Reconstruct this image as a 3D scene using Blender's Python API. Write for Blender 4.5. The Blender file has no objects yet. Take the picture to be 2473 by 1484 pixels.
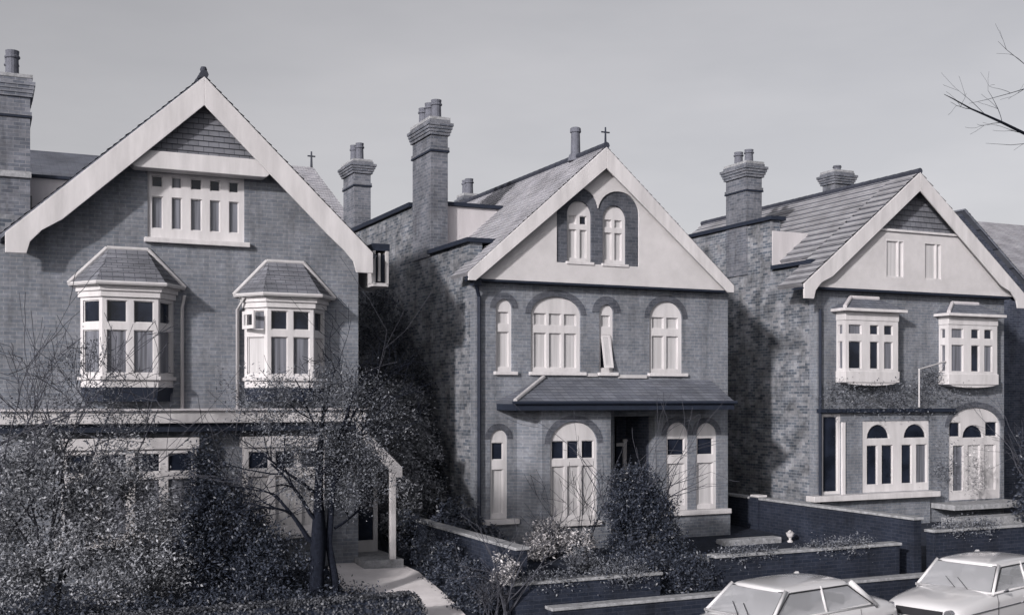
import bpy, bmesh, math, random
import numpy as np
from mathutils import Vector, Matrix
from mathutils.geometry import tessellate_polygon
R = math.radians
rnd = random.Random(7)
S = bpy.context.scene
C = S.collection

# ------------------------------------------------------------------ camera, world, sun, exposure
YAW = 25.0
CAMZ = 3.85
cam = bpy.data.cameras.new('camera'); camo = bpy.data.objects.new('camera', cam); C.objects.link(camo)
camo.location = (0, 0, CAMZ); camo.rotation_euler = (R(90), 0, R(-YAW))
cam.sensor_width = 36; cam.lens = 36 * 2757 / 2473; cam.shift_y = (960 - 742) / 2473
cam.clip_start = 0.1; cam.clip_end = 3000
S.camera = camo

SUN = Vector((-1.0, -0.66, 0.42)).normalized()          # towards the sun
EL = math.asin(SUN.z); AZ = math.atan2(SUN.x, SUN.y)
w = bpy.data.worlds.new('World'); S.world = w; w.use_nodes = True
nt = w.node_tree; nt.nodes.clear()
sky = nt.nodes.new('ShaderNodeTexSky'); sky.sky_type = 'NISHITA'; sky.sun_disc = False
sky.sun_elevation = EL; sky.sun_rotation = AZ; sky.air_density = 1.0; sky.dust_density = 2.5; sky.ozone_density = 1.0
hs = nt.nodes.new('ShaderNodeHueSaturation'); hs.inputs['Saturation'].default_value = 0.10
bg = nt.nodes.new('ShaderNodeBackground'); bg.inputs['Strength'].default_value = 0.11
wo = nt.nodes.new('ShaderNodeOutputWorld')
tint = nt.nodes.new('ShaderNodeMix'); tint.data_type = 'RGBA'; tint.blend_type = 'MULTIPLY'; tint.inputs[0].default_value = 1; tint.inputs[7].default_value = (1.02, 1.0, 1.02, 1)
wtc = nt.nodes.new('ShaderNodeTexCoord'); wmp = nt.nodes.new('ShaderNodeMapping'); wmp.inputs['Scale'].default_value = (1, 1, 3.5)
wnz = nt.nodes.new('ShaderNodeTexNoise'); wnz.inputs['Scale'].default_value = 2.2; wnz.inputs['Detail'].default_value = 5; wnz.inputs['Roughness'].default_value = .55
wrp = nt.nodes.new('ShaderNodeValToRGB'); wrp.color_ramp.elements[0].position = .3; wrp.color_ramp.elements[0].color = (.90, .905, .92, 1); wrp.color_ramp.elements[1].position = .72; wrp.color_ramp.elements[1].color = (1.11, 1.10, 1.10, 1)
wm = nt.nodes.new('ShaderNodeMix'); wm.data_type = 'RGBA'; wm.blend_type = 'MULTIPLY'; wm.inputs[0].default_value = 1
nt.links.new(wtc.outputs['Generated'], wmp.inputs['Vector']); nt.links.new(wmp.outputs[0], wnz.inputs['Vector']); nt.links.new(wnz.outputs['Fac'], wrp.inputs[0])
nt.links.new(sky.outputs[0], hs.inputs['Color']); nt.links.new(hs.outputs[0], tint.inputs[6]); nt.links.new(tint.outputs[2], wm.inputs[6]); nt.links.new(wrp.outputs[0], wm.inputs[7]); nt.links.new(wm.outputs[2], bg.inputs[0]); nt.links.new(bg.outputs[0], wo.inputs[0])
sl = bpy.data.lights.new('sun', 'SUN'); sl.energy = 3.5; sl.angle = R(2.5); sl.color = (1.0, .95, .93)
so = bpy.data.objects.new('sun', sl); C.objects.link(so); so.rotation_euler = SUN.to_track_quat('Z', 'Y').to_euler()
S.view_settings.view_transform = 'Standard'; S.view_settings.look = 'None'
S.view_settings.exposure = 0.13; S.view_settings.gamma = 1.0
S.render.film_transparent = False
S.cycles.max_bounces = 6

# ------------------------------------------------------------------ materials
MATS = {}
def newmat(name):
    m = bpy.data.materials.new(name); m.use_nodes = True
    b = m.node_tree.nodes['Principled BSDF']
    MATS[name] = m
    return m, m.node_tree, b
def N(nt, t, **kw):
    n = nt.nodes.new(t)
    for k, v in kw.items(): setattr(n, k, v)
    return n
def ramp(nt, src, stops):
    r = N(nt, 'ShaderNodeValToRGB')
    e = r.color_ramp.elements
    e[0].position, e[0].color = stops[0][0], (*stops[0][1], 1)
    e[1].position, e[1].color = stops[-1][0], (*stops[-1][1], 1)
    for p, c in stops[1:-1]:
        x = e.new(p); x.color = (*c, 1)
    nt.links.new(src, r.inputs[0]); return r.outputs[0]
def noise(nt, vec, scale, detail=4, rough=.6):
    n = N(nt, 'ShaderNodeTexNoise'); n.inputs['Scale'].default_value = scale
    n.inputs['Detail'].default_value = detail; n.inputs['Roughness'].default_value = rough
    nt.links.new(vec, n.inputs['Vector']); return n.outputs['Fac']
def mul(nt, a, b, fac=1.0, mode='MULTIPLY'):
    m = N(nt, 'ShaderNodeMix', data_type='RGBA', blend_type=mode)
    m.inputs[0].default_value = fac
    nt.links.new(a, m.inputs[6])
    if isinstance(b, tuple): m.inputs[7].default_value = (*b, 1)
    else: nt.links.new(b, m.inputs[7])
    return m.outputs[2]
def bump(nt, b, h, strength=.3, dist=.01):
    bm_ = N(nt, 'ShaderNodeBump'); bm_.inputs['Strength'].default_value = strength; bm_.inputs['Distance'].default_value = dist
    nt.links.new(h, bm_.inputs['Height']); nt.links.new(bm_.outputs[0], b.inputs['Normal'])
def plain(name, col, rough=.6, var=.12, scale=3.0, bmp=.0, spec=.3, streak=False):
    m, nt_, b = newmat(name)
    g = N(nt_, 'ShaderNodeNewGeometry')
    v = g.outputs['Position']
    if streak:
        mp = N(nt_, 'ShaderNodeMapping'); mp.inputs['Scale'].default_value = (1, 1, .18); nt_.links.new(v, mp.inputs['Vector']); v = mp.outputs[0]
    n1 = noise(nt_, v, scale, 6, .65)
    lo = tuple(c * (1 - var) for c in col); hi = tuple(min(1, c * (1 + var)) for c in col)
    c = ramp(nt_, n1, [(.3, lo), (.7, hi)])
    nt_.links.new(c, b.inputs['Base Color']); b.inputs['Roughness'].default_value = rough
    b.inputs['Specular IOR Level'].default_value = spec
    if bmp: bump(nt_, b, noise(nt_, g.outputs['Position'], 60, 3), bmp, .01)
    return m
def brick(name, c1, c2, mortar, patch=.35, scale=1.0, blotch=1.3):
    m, nt_, b = newmat(name)
    g = N(nt_, 'ShaderNodeNewGeometry'); sp = N(nt_, 'ShaderNodeSeparateXYZ'); nt_.links.new(g.outputs['Position'], sp.inputs[0])
    ad = N(nt_, 'ShaderNodeMath', operation='ADD'); nt_.links.new(sp.outputs[0], ad.inputs[0]); nt_.links.new(sp.outputs[1], ad.inputs[1])
    cb = N(nt_, 'ShaderNodeCombineXYZ'); nt_.links.new(ad.outputs[0], cb.inputs[0]); nt_.links.new(sp.outputs[2], cb.inputs[1])
    br = N(nt_, 'ShaderNodeTexBrick'); nt_.links.new(cb.outputs[0], br.inputs['Vector'])
    br.inputs['Scale'].default_value = scale; br.inputs['Brick Width'].default_value = .228; br.inputs['Row Height'].default_value = .076
    br.inputs['Mortar Size'].default_value = .007; br.inputs['Mortar Smooth'].default_value = .3; br.inputs['Bias'].default_value = -.1
    br.inputs['Color1'].default_value = (*c1, 1); br.inputs['Color2'].default_value = (*c2, 1); br.inputs['Mortar'].default_value = (*mortar, 1)
    n1 = noise(nt_, g.outputs['Position'], blotch, 5, .6)
    pr = ramp(nt_, n1, [(.32, (1 - patch,) * 3), (.68, (1 + patch * .6,) * 3)])
    n2 = noise(nt_, cb.outputs[0], 11, 2, .5)
    pr2 = ramp(nt_, n2, [(.35, (.86,) * 3), (.7, (1.12,) * 3)])
    mp3 = N(nt_, 'ShaderNodeMapping'); mp3.inputs['Scale'].default_value = (1.6, 1.6, .22); nt_.links.new(g.outputs['Position'], mp3.inputs['Vector'])
    st3 = ramp(nt_, noise(nt_, mp3.outputs[0], 1.4, 6, .7), [(.34, (.68,) * 3), (.5, (1.0,) * 3), (.7, (1.10,) * 3)])
    c = mul(nt_, mul(nt_, mul(nt_, br.outputs['Color'], pr), pr2), st3)
    nt_.links.new(c, b.inputs['Base Color']); b.inputs['Roughness'].default_value = .85; b.inputs['Specular IOR Level'].default_value = .2
    iv = N(nt_, 'ShaderNodeMath', operation='SUBTRACT'); iv.inputs[0].default_value = 1; nt_.links.new(br.outputs['Fac'], iv.inputs[1])
    bump(nt_, b, iv.outputs[0], .5, .006)
    return m
def tiles(name, c1, c2, gap, row=.15, mort=.006, wd=.2):
    m, nt_, b = newmat(name)
    uv = N(nt_, 'ShaderNodeUVMap'); uv.uv_map = 'UVMap'
    br = N(nt_, 'ShaderNodeTexBrick'); nt_.links.new(uv.outputs[0], br.inputs['Vector'])
    br.inputs['Scale'].default_value = 1; br.inputs['Brick Width'].default_value = wd; br.inputs['Row Height'].default_value = row
    br.inputs['Mortar Size'].default_value = mort; br.inputs['Bias'].default_value = 0
    br.inputs['Color1'].default_value = (*c1, 1); br.inputs['Color2'].default_value = (*c2, 1); br.inputs['Mortar'].default_value = (*gap, 1)
    g = N(nt_, 'ShaderNodeNewGeometry')
    pr = ramp(nt_, noise(nt_, g.outputs['Position'], 1.6, 5, .6), [(.3, (.7,) * 3), (.7, (1.2,) * 3)])
    nt_.links.new(mul(nt_, br.outputs['Color'], pr), b.inputs['Base Color']); b.inputs['Roughness'].default_value = .75
    return m
def glass(name, col, rough=.08, var=.5, fold=False):
    m, nt_, b = newmat(name)
    g = N(nt_, 'ShaderNodeNewGeometry')
    if fold:
        mp = N(nt_, 'ShaderNodeMapping'); mp.inputs['Scale'].default_value = (16, 16, .5); nt_.links.new(g.outputs['Position'], mp.inputs[0])
        f = noise(nt_, mp.outputs[0], 1.0, 3, .5)
    else:
        f = noise(nt_, g.outputs['Position'], 1.7, 3, .5)
    c = ramp(nt_, f, [(.35, tuple(x * (1 - var) for x in col)), (.65, tuple(x * (1 + var * .6) for x in col))])
    nt_.links.new(c, b.inputs['Base Color']); b.inputs['Roughness'].default_value = rough
    b.inputs['Specular IOR Level'].default_value = .5
    bump(nt_, b, noise(nt_, g.outputs['Position'], 2.2, 1), .05, .05)
    return m
def leafmat(name, dark, light, rough=.45, sc=2.2):
    m, nt_, b = newmat(name)
    g = N(nt_, 'ShaderNodeNewGeometry')
    f = noise(nt_, g.outputs['Position'], sc, 3, .7)
    wn = N(nt_, 'ShaderNodeTexWhiteNoise', noise_dimensions='3D')
    mp = N(nt_, 'ShaderNodeVectorMath', operation='SNAP'); mp.inputs[1].default_value = (.05, .05, .05)
    nt_.links.new(g.outputs['Position'], mp.inputs[0]); nt_.links.new(mp.outputs[0], wn.inputs['Vector'])
    mx = N(nt_, 'ShaderNodeMath', operation='MULTIPLY_ADD'); mx.inputs[1].default_value = .5
    nt_.links.new(wn.outputs['Value'], mx.inputs[0]); nt_.links.new(f, mx.inputs[2])
    c = ramp(nt_, mx.outputs[0], [(.45, dark), (1.05, light)])
    nt_.links.new(c, b.inputs['Base Color']); b.inputs['Roughness'].default_value = rough
    b.inputs['Specular IOR Level'].default_value = .4
    return m

M_white = plain('white_paint', (.525, .51, .52), .5, .16, 3.2, .08, streak=True)
M_white2 = plain('white_paint_weathered', (.43, .42, .43), .6, .12, 4, .05, streak=True)
M_rough = plain('roughcast', (.50, .485, .495), .9, .10, 2.0, .6)
M_rend = plain('grey_render', (.47, .45, .465), .9, .12, 2.0, .5, streak=True)
M_brickA = brick('brown_brick', (.145, .16, .19), (.19, .20, .225), (.235, .24, .26), .2)
M_brickF = brick('stock_brick', (.085, .10, .125), (.26, .265, .285), (.24, .245, .265), .5, 1.0, 1.8)
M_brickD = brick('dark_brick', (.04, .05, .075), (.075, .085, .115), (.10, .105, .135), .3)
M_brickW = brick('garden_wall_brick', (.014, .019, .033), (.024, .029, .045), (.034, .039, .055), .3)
M_brickR = brick('arch_brick', (.065, .072, .09), (.105, .11, .13), (.12, .125, .145), .25)
M_brickC = brick('chimney_brick', (.10, .11, .135), (.17, .175, .2), (.19, .195, .215), .3)
M_tileD = tiles('dark_tile', (.11, .12, .15), (.165, .175, .205), (.03, .034, .05))
M_tileL = tiles('pale_tile', (.29, .29, .32), (.38, .375, .40), (.09, .095, .12))
M_tileS = tiles('striped_pantile', (.27, .27, .29), (.28, .28, .30), (.03, .034, .05), .30, .045, 40)
M_tileH = tiles('tile_hanging', (.12, .125, .145), (.17, .175, .2), (.04, .042, .055))
M_soffit = plain('dark_trim_soffit_shade', (.013, .018, .032), .7, .2, 8)  # dark trim; on soffits, the shade over white boards is put into this colour
M_lead = plain('lead', (.5, .48, .5), .6, .1, 4)
M_black = plain('black_iron', (.018, .023, .038), .5, .2, 8)
M_glass = glass('dark_glass', (.014, .018, .03), .05)
M_glassm = glass('net_curtained_glass', (.15, .155, .18), .12, .45, True)
M_curt = glass('white_curtained_glass', (.47, .46, .47), .25, .14, True)
M_conc = plain('concrete', (.68, .65, .66), .9, .12, 2.5, .3)
M_coping = plain('coping_stone', (.26, .265, .28), .9, .4, 9, .3)
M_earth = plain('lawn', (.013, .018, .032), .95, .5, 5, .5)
M_road = plain('asphalt', (.05, .052, .06), .9, .15, 4, .4)
M_pave = plain('paving', (.16, .16, .175), .9, .18, 3, .3)
M_bark = plain('bark', (.011, .013, .02), 1, .4, 20, .5, spec=.05)
M_twig = plain('twig_bark', (.05, .052, .065), .9, .3, 20)
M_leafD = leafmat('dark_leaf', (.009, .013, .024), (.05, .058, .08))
M_leafH = leafmat('hedge_leaf', (.012, .017, .032), (.045, .053, .075))
M_leafM = leafmat('mid_leaf', (.018, .023, .037), (.33, .34, .37), .55, 3.0)
M_leafT = leafmat('twig_leaf', (.012, .016, .028), (.17, .18, .205), .45, 5.0)
M_leafL = leafmat('pale_leaf', (.05, .055, .07), (.55, .53, .54), .4, 4.0)
M_pot = plain('clay_pot', (.11, .115, .14), .8, .2, 6)
m, nt_, b = newmat('car_paint'); b.inputs['Base Color'].default_value = (.56, .555, .57, 1); b.inputs['Roughness'].default_value = .22; b.inputs['Coat Weight'].default_value = 1.0; b.inputs['Coat Roughness'].default_value = .08
M_car = m
m, nt_, b = newmat('chrome'); b.inputs['Base Color'].default_value = (.55, .55, .58, 1); b.inputs['Roughness'].default_value = .2; b.inputs['Metallic'].default_value = 1
M_chrome = m
m, nt_, b = newmat('car_glass'); b.inputs['Base Color'].default_value = (.50, .51, .54, 1); b.inputs['Roughness'].default_value = .06; b.inputs['Alpha'].default_value = .5; b.inputs['Coat Weight'].default_value = 1  # pale base colour stands in for sky reflected in the glass
b.inputs['Specular IOR Level'].default_value = 1.0
M_cglass = m
M_rubber = plain('rubber', (.02, .02, .024), .8, .1)

# ------------------------------------------------------------------ mesh helpers
def rootloc(o):
    v = Vector((0, 0, 0))
    while o: v += o.location; o = o.parent
    return v
class F:
    """vertical working plane: s along it, t up, d outward"""
    def __init__(self, x, y, deg=0, z=0):
        a = R(deg); self.o = Vector((x, y, z)); self.u = Vector((math.cos(a), math.sin(a), 0)); self.n = Vector((math.sin(a), -math.cos(a), 0))
    def __call__(self, s, t, d=0): return self.o + self.u * s + Vector((0, 0, t)) + self.n * d
class MB:
    def __init__(self): self.v = []; self.f = []; self.uv = {}
    def add(self, vs, fs):
        k = len(self.v); self.v += [tuple(p) for p in vs]; self.f += [tuple(i + k for i in f) for f in fs]
    def box(self, x0, x1, y0, y1, z0, z1):
        vs = [(x, y, z) for z in (z0, z1) for y in (y0, y1) for x in (x0, x1)]
        self.add(vs, [(0, 2, 3, 1), (4, 5, 7, 6), (0, 1, 5, 4), (2, 6, 7, 3), (0, 4, 6, 2), (1, 3, 7, 5)]); return self
    def fbox(self, fr, s0, s1, t0, t1, d0, d1):
        vs = [fr(s, t, d) for t in (t0, t1) for d in (d1, d0) for s in (s0, s1)]
        self.add(vs, [(0, 2, 3, 1), (4, 5, 7, 6), (0, 1, 5, 4), (2, 6, 7, 3), (0, 4, 6, 2), (1, 3, 7, 5)]); return self
    def panel(self, fr, outer, holes=(), d0=-.05, d1=0.0):
        loops = [list(outer)] + [list(h) for h in holes]
        pts = [p for l in loops for p in l]
        tris = tessellate_polygon([[Vector((p[0], p[1], 0)) for p in l] for l in loops])
        n = len(pts)
        vs = [fr(s, t, d1) for s, t in pts] + [fr(s, t, d0) for s, t in pts]
        fs = [tuple(t) for t in tris] + [tuple(i + n for i in t[::-1]) for t in tris]
        k = 0
        for l in loops:
            m_ = len(l)
            for i in range(m_):
                a, b_ = k + i, k + (i + 1) % m_
                fs.append((a, b_, b_ + n, a + n))
            k += m_
        self.add(vs, fs); return self
    def tube(self, pts, r, seg=8, cap=True):
        pts = [Vector(p) for p in pts]; rs = r if isinstance(r, (list, tuple)) else [r] * len(pts)
        vs = []; fs = []
        for i, p in enumerate(pts):
            d = (pts[min(i + 1, len(pts) - 1)] - pts[max(i - 1, 0)])
            d = d.normalized() if d.length > 1e-6 else Vector((0, 0, 1))
            a = d.orthogonal().normalized() if abs(d.z) < .95 else Vector((1, 0, 0)).cross(d).normalized()
            if abs(d.z) < .95: a = Vector((0, 0, 1)).cross(d).normalized()
            b_ = d.cross(a)
            for k in range(seg):
                t = 2 * math.pi * k / seg; vs.append(p + (a * math.cos(t) + b_ * math.sin(t)) * rs[i])
        for i in range(len(pts) - 1):
            for k in range(seg):
                fs.append((i * seg + k, i * seg + (k + 1) % seg, (i + 1) * seg + (k + 1) % seg, (i + 1) * seg + k))
        if cap: fs.append(tuple(range(seg))[::-1]); fs.append(tuple(range((len(pts) - 1) * seg, len(pts) * seg)))
        self.add(vs, fs); return self
    def lathe(self, c, prof, seg=14):
        vs = []; fs = []
        for r, z in prof:
            for k in range(seg):
                t = 2 * math.pi * k / seg; vs.append((c[0] + r * math.cos(t), c[1] + r * math.sin(t), c[2] + z))
        for i in range(len(prof) - 1):
            for k in range(seg): fs.append((i * seg + k, i * seg + (k + 1) % seg, (i + 1) * seg + (k + 1) % seg, (i + 1) * seg + k))
        fs.append(tuple(range(seg))[::-1]); fs.append(tuple(range((len(prof) - 1) * seg, len(prof) * seg)))
        self.add(vs, fs); return self
    def slope(self, e0, e1, r0, r1, course=.15, lift=.022, thick=.07):
        """tiled slope from eave edge e0-e1 to ridge edge r0-r1, laid in real overlapping courses"""
        e0, e1, r0, r1 = map(Vector, (e0, e1, r0, r1))
        nrm = (e1 - e0).cross(r0 - e0)
        if nrm.length < 1e-6: nrm = (e1 - e0).cross(r1 - e0)
        nrm.normalize()
        if nrm.z < 0: nrm = -nrm
        L = max((r0 - e0).length, (r1 - e1).length); n = max(2, int(L / course)); ud = (e1 - e0).normalized()
        L = abs((r0 - e0 - ud * (r0 - e0).dot(ud)).length) or L; n = max(2, int(L / course))
        for i in range(n):
            a, b_ = i / n, (i + 1.06) / n
            if i == n - 1: b_ = 1
            j = lift * (1 + .25 * rnd.uniform(-1, 1))
            p = [e0.lerp(r0, a) + nrm * j, e1.lerp(r1, a) + nrm * j, e1.lerp(r1, b_), e0.lerp(r0, b_)]
            q = [e0.lerp(r0, a) - nrm * .004, e1.lerp(r1, a) - nrm * .004]
            k = len(self.v); self.v += [tuple(x) for x in p + q]
            self.f.append((k, k + 1, k + 2, k + 3)); self.f.append((k + 4, k + 5, k + 1, k))
            uvs = [((x - e0).dot(ud), v_) for x, v_ in zip(p, (a * L, a * L, b_ * L, b_ * L))]
            self.uv[len(self.f) - 2] = [(u_ + (.1 if i % 2 else 0), v_) for u_, v_ in uvs]
            self.uv[len(self.f) - 1] = [(0, .05)] * 4
        k = len(self.v); low = [e0, e1, r1, r0]
        self.v += [tuple(x - nrm * .005) for x in low] + [tuple(x - nrm * thick) for x in low]
        for f in ((0, 1, 5, 4), (1, 2, 6, 5), (2, 3, 7, 6), (3, 0, 4, 7), (7, 6, 5, 4)): self.f.append(tuple(k + i for i in f))
        return self
    def build(self, name, mat, parent=None, smooth=False, bevel=0, recalc=True):
        me = bpy.data.meshes.new(name); off = rootloc(parent) if parent else Vector((0, 0, 0))
        me.from_pydata([(x - off.x, y - off.y, z - off.z) for x, y, z in self.v], [], self.f)
        if self.uv:
            ul = me.uv_layers.new(name='UVMap')
            for fi, p in enumerate(me.polygons):
                if fi in self.uv:
                    for li, c in zip(p.loop_indices, self.uv[fi]): ul.data[li].uv = c
        if recalc:
            bm = bmesh.new(); bm.from_mesh(me); bmesh.ops.recalc_face_normals(bm, faces=bm.faces); bm.to_mesh(me); bm.free()
        me.materials.append(mat)
        if smooth:
            for p in me.polygons: p.use_smooth = True
        o = bpy.data.objects.new(name, me); C.objects.link(o)
        if parent: o.parent = parent
        if bevel:
            md = o.modifiers.new('bevel', 'BEVEL'); md.width = bevel; md.segments = 2; md.limit_method = 'ANGLE'
        return o
def empty(name, loc, label, cat, group=None, rz=0):
    o = bpy.data.objects.new(name, None); C.objects.link(o); o.location = loc; o.rotation_euler = (0, 0, rz)
    o.empty_display_size = .3
    o['label'] = label; o['category'] = cat
    if group: o['group'] = group
    return o
def tag(o, label, cat, group=None):
    o['label'] = label; o['category'] = cat
    if group: o['group'] = group
    return o
def struct(o): o['kind'] = 'structure'; return o
def rect(a, b_, c, d): return [(a, c), (b_, c), (b_, d), (a, d)]
def arch(x0, x1, z0, z1, rise=None, n=14):
    r = (x1 - x0) / 2; cx = (x0 + x1) / 2; rise = rise or r; zs = z1 - rise
    return [(x0, z0), (x1, z0)] + [(cx + r * math.cos(math.pi * k / n), zs + rise * math.sin(math.pi * k / n)) for k in range(n + 1)]
F0 = lambda y: F(0, y)
# reading helpers: the photograph's pixel columns give real X on a facade plane, rows give real Z
CY, SY = math.cos(R(YAW)), math.sin(R(YAW))
def px(u, Y):
    t = (u - 1236) / 2757; return Y * (SY + CY * t) / (CY - SY * t)
def pz(u, v, Y):
    t = (u - 1236) / 2757; return CAMZ + (960 - v) * (Y / (CY - SY * t)) / 2757

# ------------------------------------------------------------------ windows
def window(parent, fr, outline, lights, sill=None, depth=.12, name='window', fmat=None, label=None, sillmat=None):
    """lights: (x0,x1,z0,z1,kind) holes in the frame; kind d dark glass, m netted, c white curtain; tuple of points allowed"""
    fmat = fmat or M_white
    holes = []
    for l in lights:
        holes.append(list(l[0]) if not isinstance(l[0], (int, float)) else rect(l[0], l[1], l[2], l[3]))
    fm = MB().panel(fr, outline, holes, -depth - .05, -depth + .02)
    # slimmer sash rim inside every light
    for h in holes:
        cx = sum(p[0] for p in h) / len(h); cz = sum(p[1] for p in h) / len(h)
        xs = [p[0] for p in h]; zs = [p[1] for p in h]; hw = (max(xs) - min(xs)) / 2; hh = (max(zs) - min(zs)) / 2
        rim = .018
        inn = [(cx + (p[0] - cx) * (1 - rim / max(hw, .05)), cz + (p[1] - cz) * (1 - rim / max(hh, .05))) for p in h]
        fm.panel(fr, h, [inn], -depth - .04, -depth - .01)
    wo_ = fm.build(name, fmat, parent)
    if label: wo_['label'] = label
    kinds = {}
    for l, h in zip(lights, holes):
        k = l[-1]; kinds.setdefault(k, MB())
        kinds[k].panel(fr, h, (), -depth - .06, -depth - .035)
    for k, mb in kinds.items():
        mb.build('pane', {'d': M_glass, 'm': M_glassm, 'c': M_curt}[k], wo_)
    if sill:
        MB().fbox(fr, *sill).build('sill', sillmat or M_white, wo_, bevel=.01)
    return wo_
def arch_ring(parent, fr, x0, x1, z0, z1, wdt=.2, mat=None, legs=0.0, rise=None, proud=.012):
    r = (x1 - x0) / 2; rise = rise or r; zs = z1 - rise - legs
    o = arch(x0 - wdt, x1 + wdt, zs, z1 + wdt, rise + wdt); i = arch(x0 - .002, x1 + .002, zs, z1 + .002, rise)
    ring = o[2:] + ([] if not legs else [(x0 - wdt, zs)]) + ([(x0 - .002, zs)] if legs else []) + i[2:][::-1] + ([(x1 + .002, zs), (x1 + wdt, zs)] if legs else [])
    MB().panel(fr, ring, (), -.02, proud).build('brick_arch', mat or M_brickD, parent)

def chimney(parent, x0, x1, y0, y1, z0, zcap, pots, mat=None, corb=.09, ph=.5, name='chimney'):
    mat = mat or M_brickC
    m_ = MB().box(x0, x1, y0, y1, z0, zcap - .75)
    m_.box(x0 - .03, x1 + .03, y0 - .03, y1 + .03, zcap - .75, zcap - .68)
    m_.box(x0, x1, y0, y1, zcap - .68, zcap - .38)
    for k in range(4):
        e = .025 + corb * (k + 1) / 4; m_.box(x0 - e, x1 + e, y0 - e, y1 + e, zcap - .38 + k * .075, zcap - .38 + (k + 1) * .075)
    e = corb * .55; m_.box(x0 - e, x1 + e, y0 - e, y1 + e, zcap - .08, zcap)
    c = m_.build(name, mat, parent)
    MB().box(x0 - .036, x1 + .036, y0 - .036, y1 + .036, zcap - .80, zcap - .757).build('string_band', M_soffit, c)
    MB().box(x0 - .05, x1 + .05, y0 - .05, y1 + .05, zcap + .001, zcap + .07).build('flaunching', M_coping, c)
    for k in range(pots):
        t = (k + .5) / pots; py = y0 + (y1 - y0) * t; h = ph * rnd.uniform(.88, 1.1)
        MB().lathe(((x0 + x1) / 2, py, zcap + .05), [(.13, 0), (.12, h * .7), (.15, h * .74), (.15, h * .8), (.125, h * .84), (.135, h)]).build('pot', M_pot, c, smooth=False)
    return c

# ------------------------------------------------------------------ ground, road, pavement
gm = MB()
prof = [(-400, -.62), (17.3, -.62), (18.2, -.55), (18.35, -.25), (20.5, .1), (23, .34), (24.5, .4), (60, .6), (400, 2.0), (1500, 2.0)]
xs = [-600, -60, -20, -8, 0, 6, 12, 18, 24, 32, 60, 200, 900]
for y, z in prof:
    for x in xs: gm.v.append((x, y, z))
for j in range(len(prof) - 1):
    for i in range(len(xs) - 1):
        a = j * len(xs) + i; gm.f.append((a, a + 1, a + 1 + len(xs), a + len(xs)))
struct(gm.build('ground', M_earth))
struct(MB().box(-120, 160, 4.0, 16.95, -.7, -.6).build('road', M_road))
struct(MB().box(-120, 160, 16.95, 17.09, -.7, -.47).build('kerb', M_coping))
struct(MB().box(-120, 160, 17.09, 18.15, -.7, -.485).build('pavement', M_pave))
# concrete garden path beside the left house
pm = MB()
pp = [(7.15, 18.3), (8.0, 18.3), (8.05, 20), (8.15, 22), (7.95, 24.2), (7.3, 24.2), (6.5, 22.9), (6.3, 21.2), (6.75, 19.6)]
def gz(y):
    for (a, za), (b_, zb) in zip(prof, prof[1:]):
        if a <= y <= b_: return za + (zb - za) * (y - a) / (b_ - a)
tr = tessellate_polygon([[Vector((x, y, 0)) for x, y in pp]])
n_ = len(pp); pm.v = [(x, y, gz(y) + .05) for x, y in pp] + [(x, y, gz(y) - .15) for x, y in pp]
pm.f = [tuple(t) for t in tr] + [(i, (i + 1) % n_, (i + 1) % n_ + n_, i + n_) for i in range(n_)]
struct(pm.build('garden_path', M_conc))
struct(MB().box(13.9, 15.0, 18.4, 23.9, -.3, .06).build('entrance_path', M_pave))

# ------------------------------------------------------------------ house with front gable
def gable_roof(parent, xl, xr, zl, xa, za, y0, y1, xcutl=None, tmat=None, yo=.9, ridge=True, crs=.15, lift=.022):
    """two tiled slopes, ridge running away from the street; left slope starts further up behind the verge strip"""
    tmat = tmat or M_tileD
    L = MB(); k = (za - zl) / (xa - xl)
    if xcutl is None:
        L.slope((xl, y0, zl), (xl, y1, zl), (xa, y0, za), (xa, y1, za), crs, lift)
    else:
        L.slope((xl, y0, zl), (xl, y0 + yo, zl), (xa, y0, za), (xa, y0 + yo, za), crs, lift)
        zc = zl + (xcutl - xl) * k
        L.slope((xcutl, y0 + yo, zc), (xcutl, y1, zc), (xa, y0 + yo, za), (xa, y1, za), crs, lift)
    r = L.build('roof', tmat, parent, recalc=False)
    Rm = MB(); Rm.slope((xr, y0, zl), (xr, y1, zl), (xa, y0, za), (xa, y1, za), crs, lift)
    Rm.build('roof', tmat, parent, recalc=False)
    if ridge:
        t = MB(); y = y0 - .02; i = 0
        while y < y1:
            t.tube([(xa, y, za + .02), (xa, y + .31, za + .02)], [.085, .078], 8); y += .315; i += 1
        t.build('ridge_tiles', M_tileD if tmat is M_tileD else M_tileD, r)
    return r
def pent(poly2d, fr, mat, name, parent, d0, d1, holes=()):
    return MB().panel(fr, poly2d, holes, d0, d1).build(name, mat, parent)

# ================================================================== HOUSE ONE (left)
Y1 = 23.2
h1 = empty('brick_house', (4.0, Y1, .4), 'large gabled brick house at the left with wide white bargeboards and two upper bays', 'house')
f1 = F0(Y1)
XL, XR, XA, ZA, ZF = .42, 7.42, 3.98, 10.12, 6.86
uw = rect(px(356, Y1), px(590, Y1), 6.96, 8.30)
wall1 = [(.3, .3), (7.24, .3), (7.24, 6.75), (XA, 9.95), (.75, 6.95), (.3, 6.55)]
MB().panel(f1, wall1, [uw], -.3, 0).build('wall', M_brickA, h1)
MB().box(.3, .6, Y1 + .3, 33, .3, 7.3).build('side_wall', M_brickF, h1)
MB().box(6.94, 7.24, Y1 + .3, 33, .3, 6.7).build('side_wall', M_brickF, h1)
MB().box(.6, 6.94, 32.7, 33, .3, 6.8).build('rear_wall', M_brickF, h1)
gable_roof(h1, .30, 7.50, 6.80, XA, ZA + .03, 22.78, 33.2)
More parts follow.
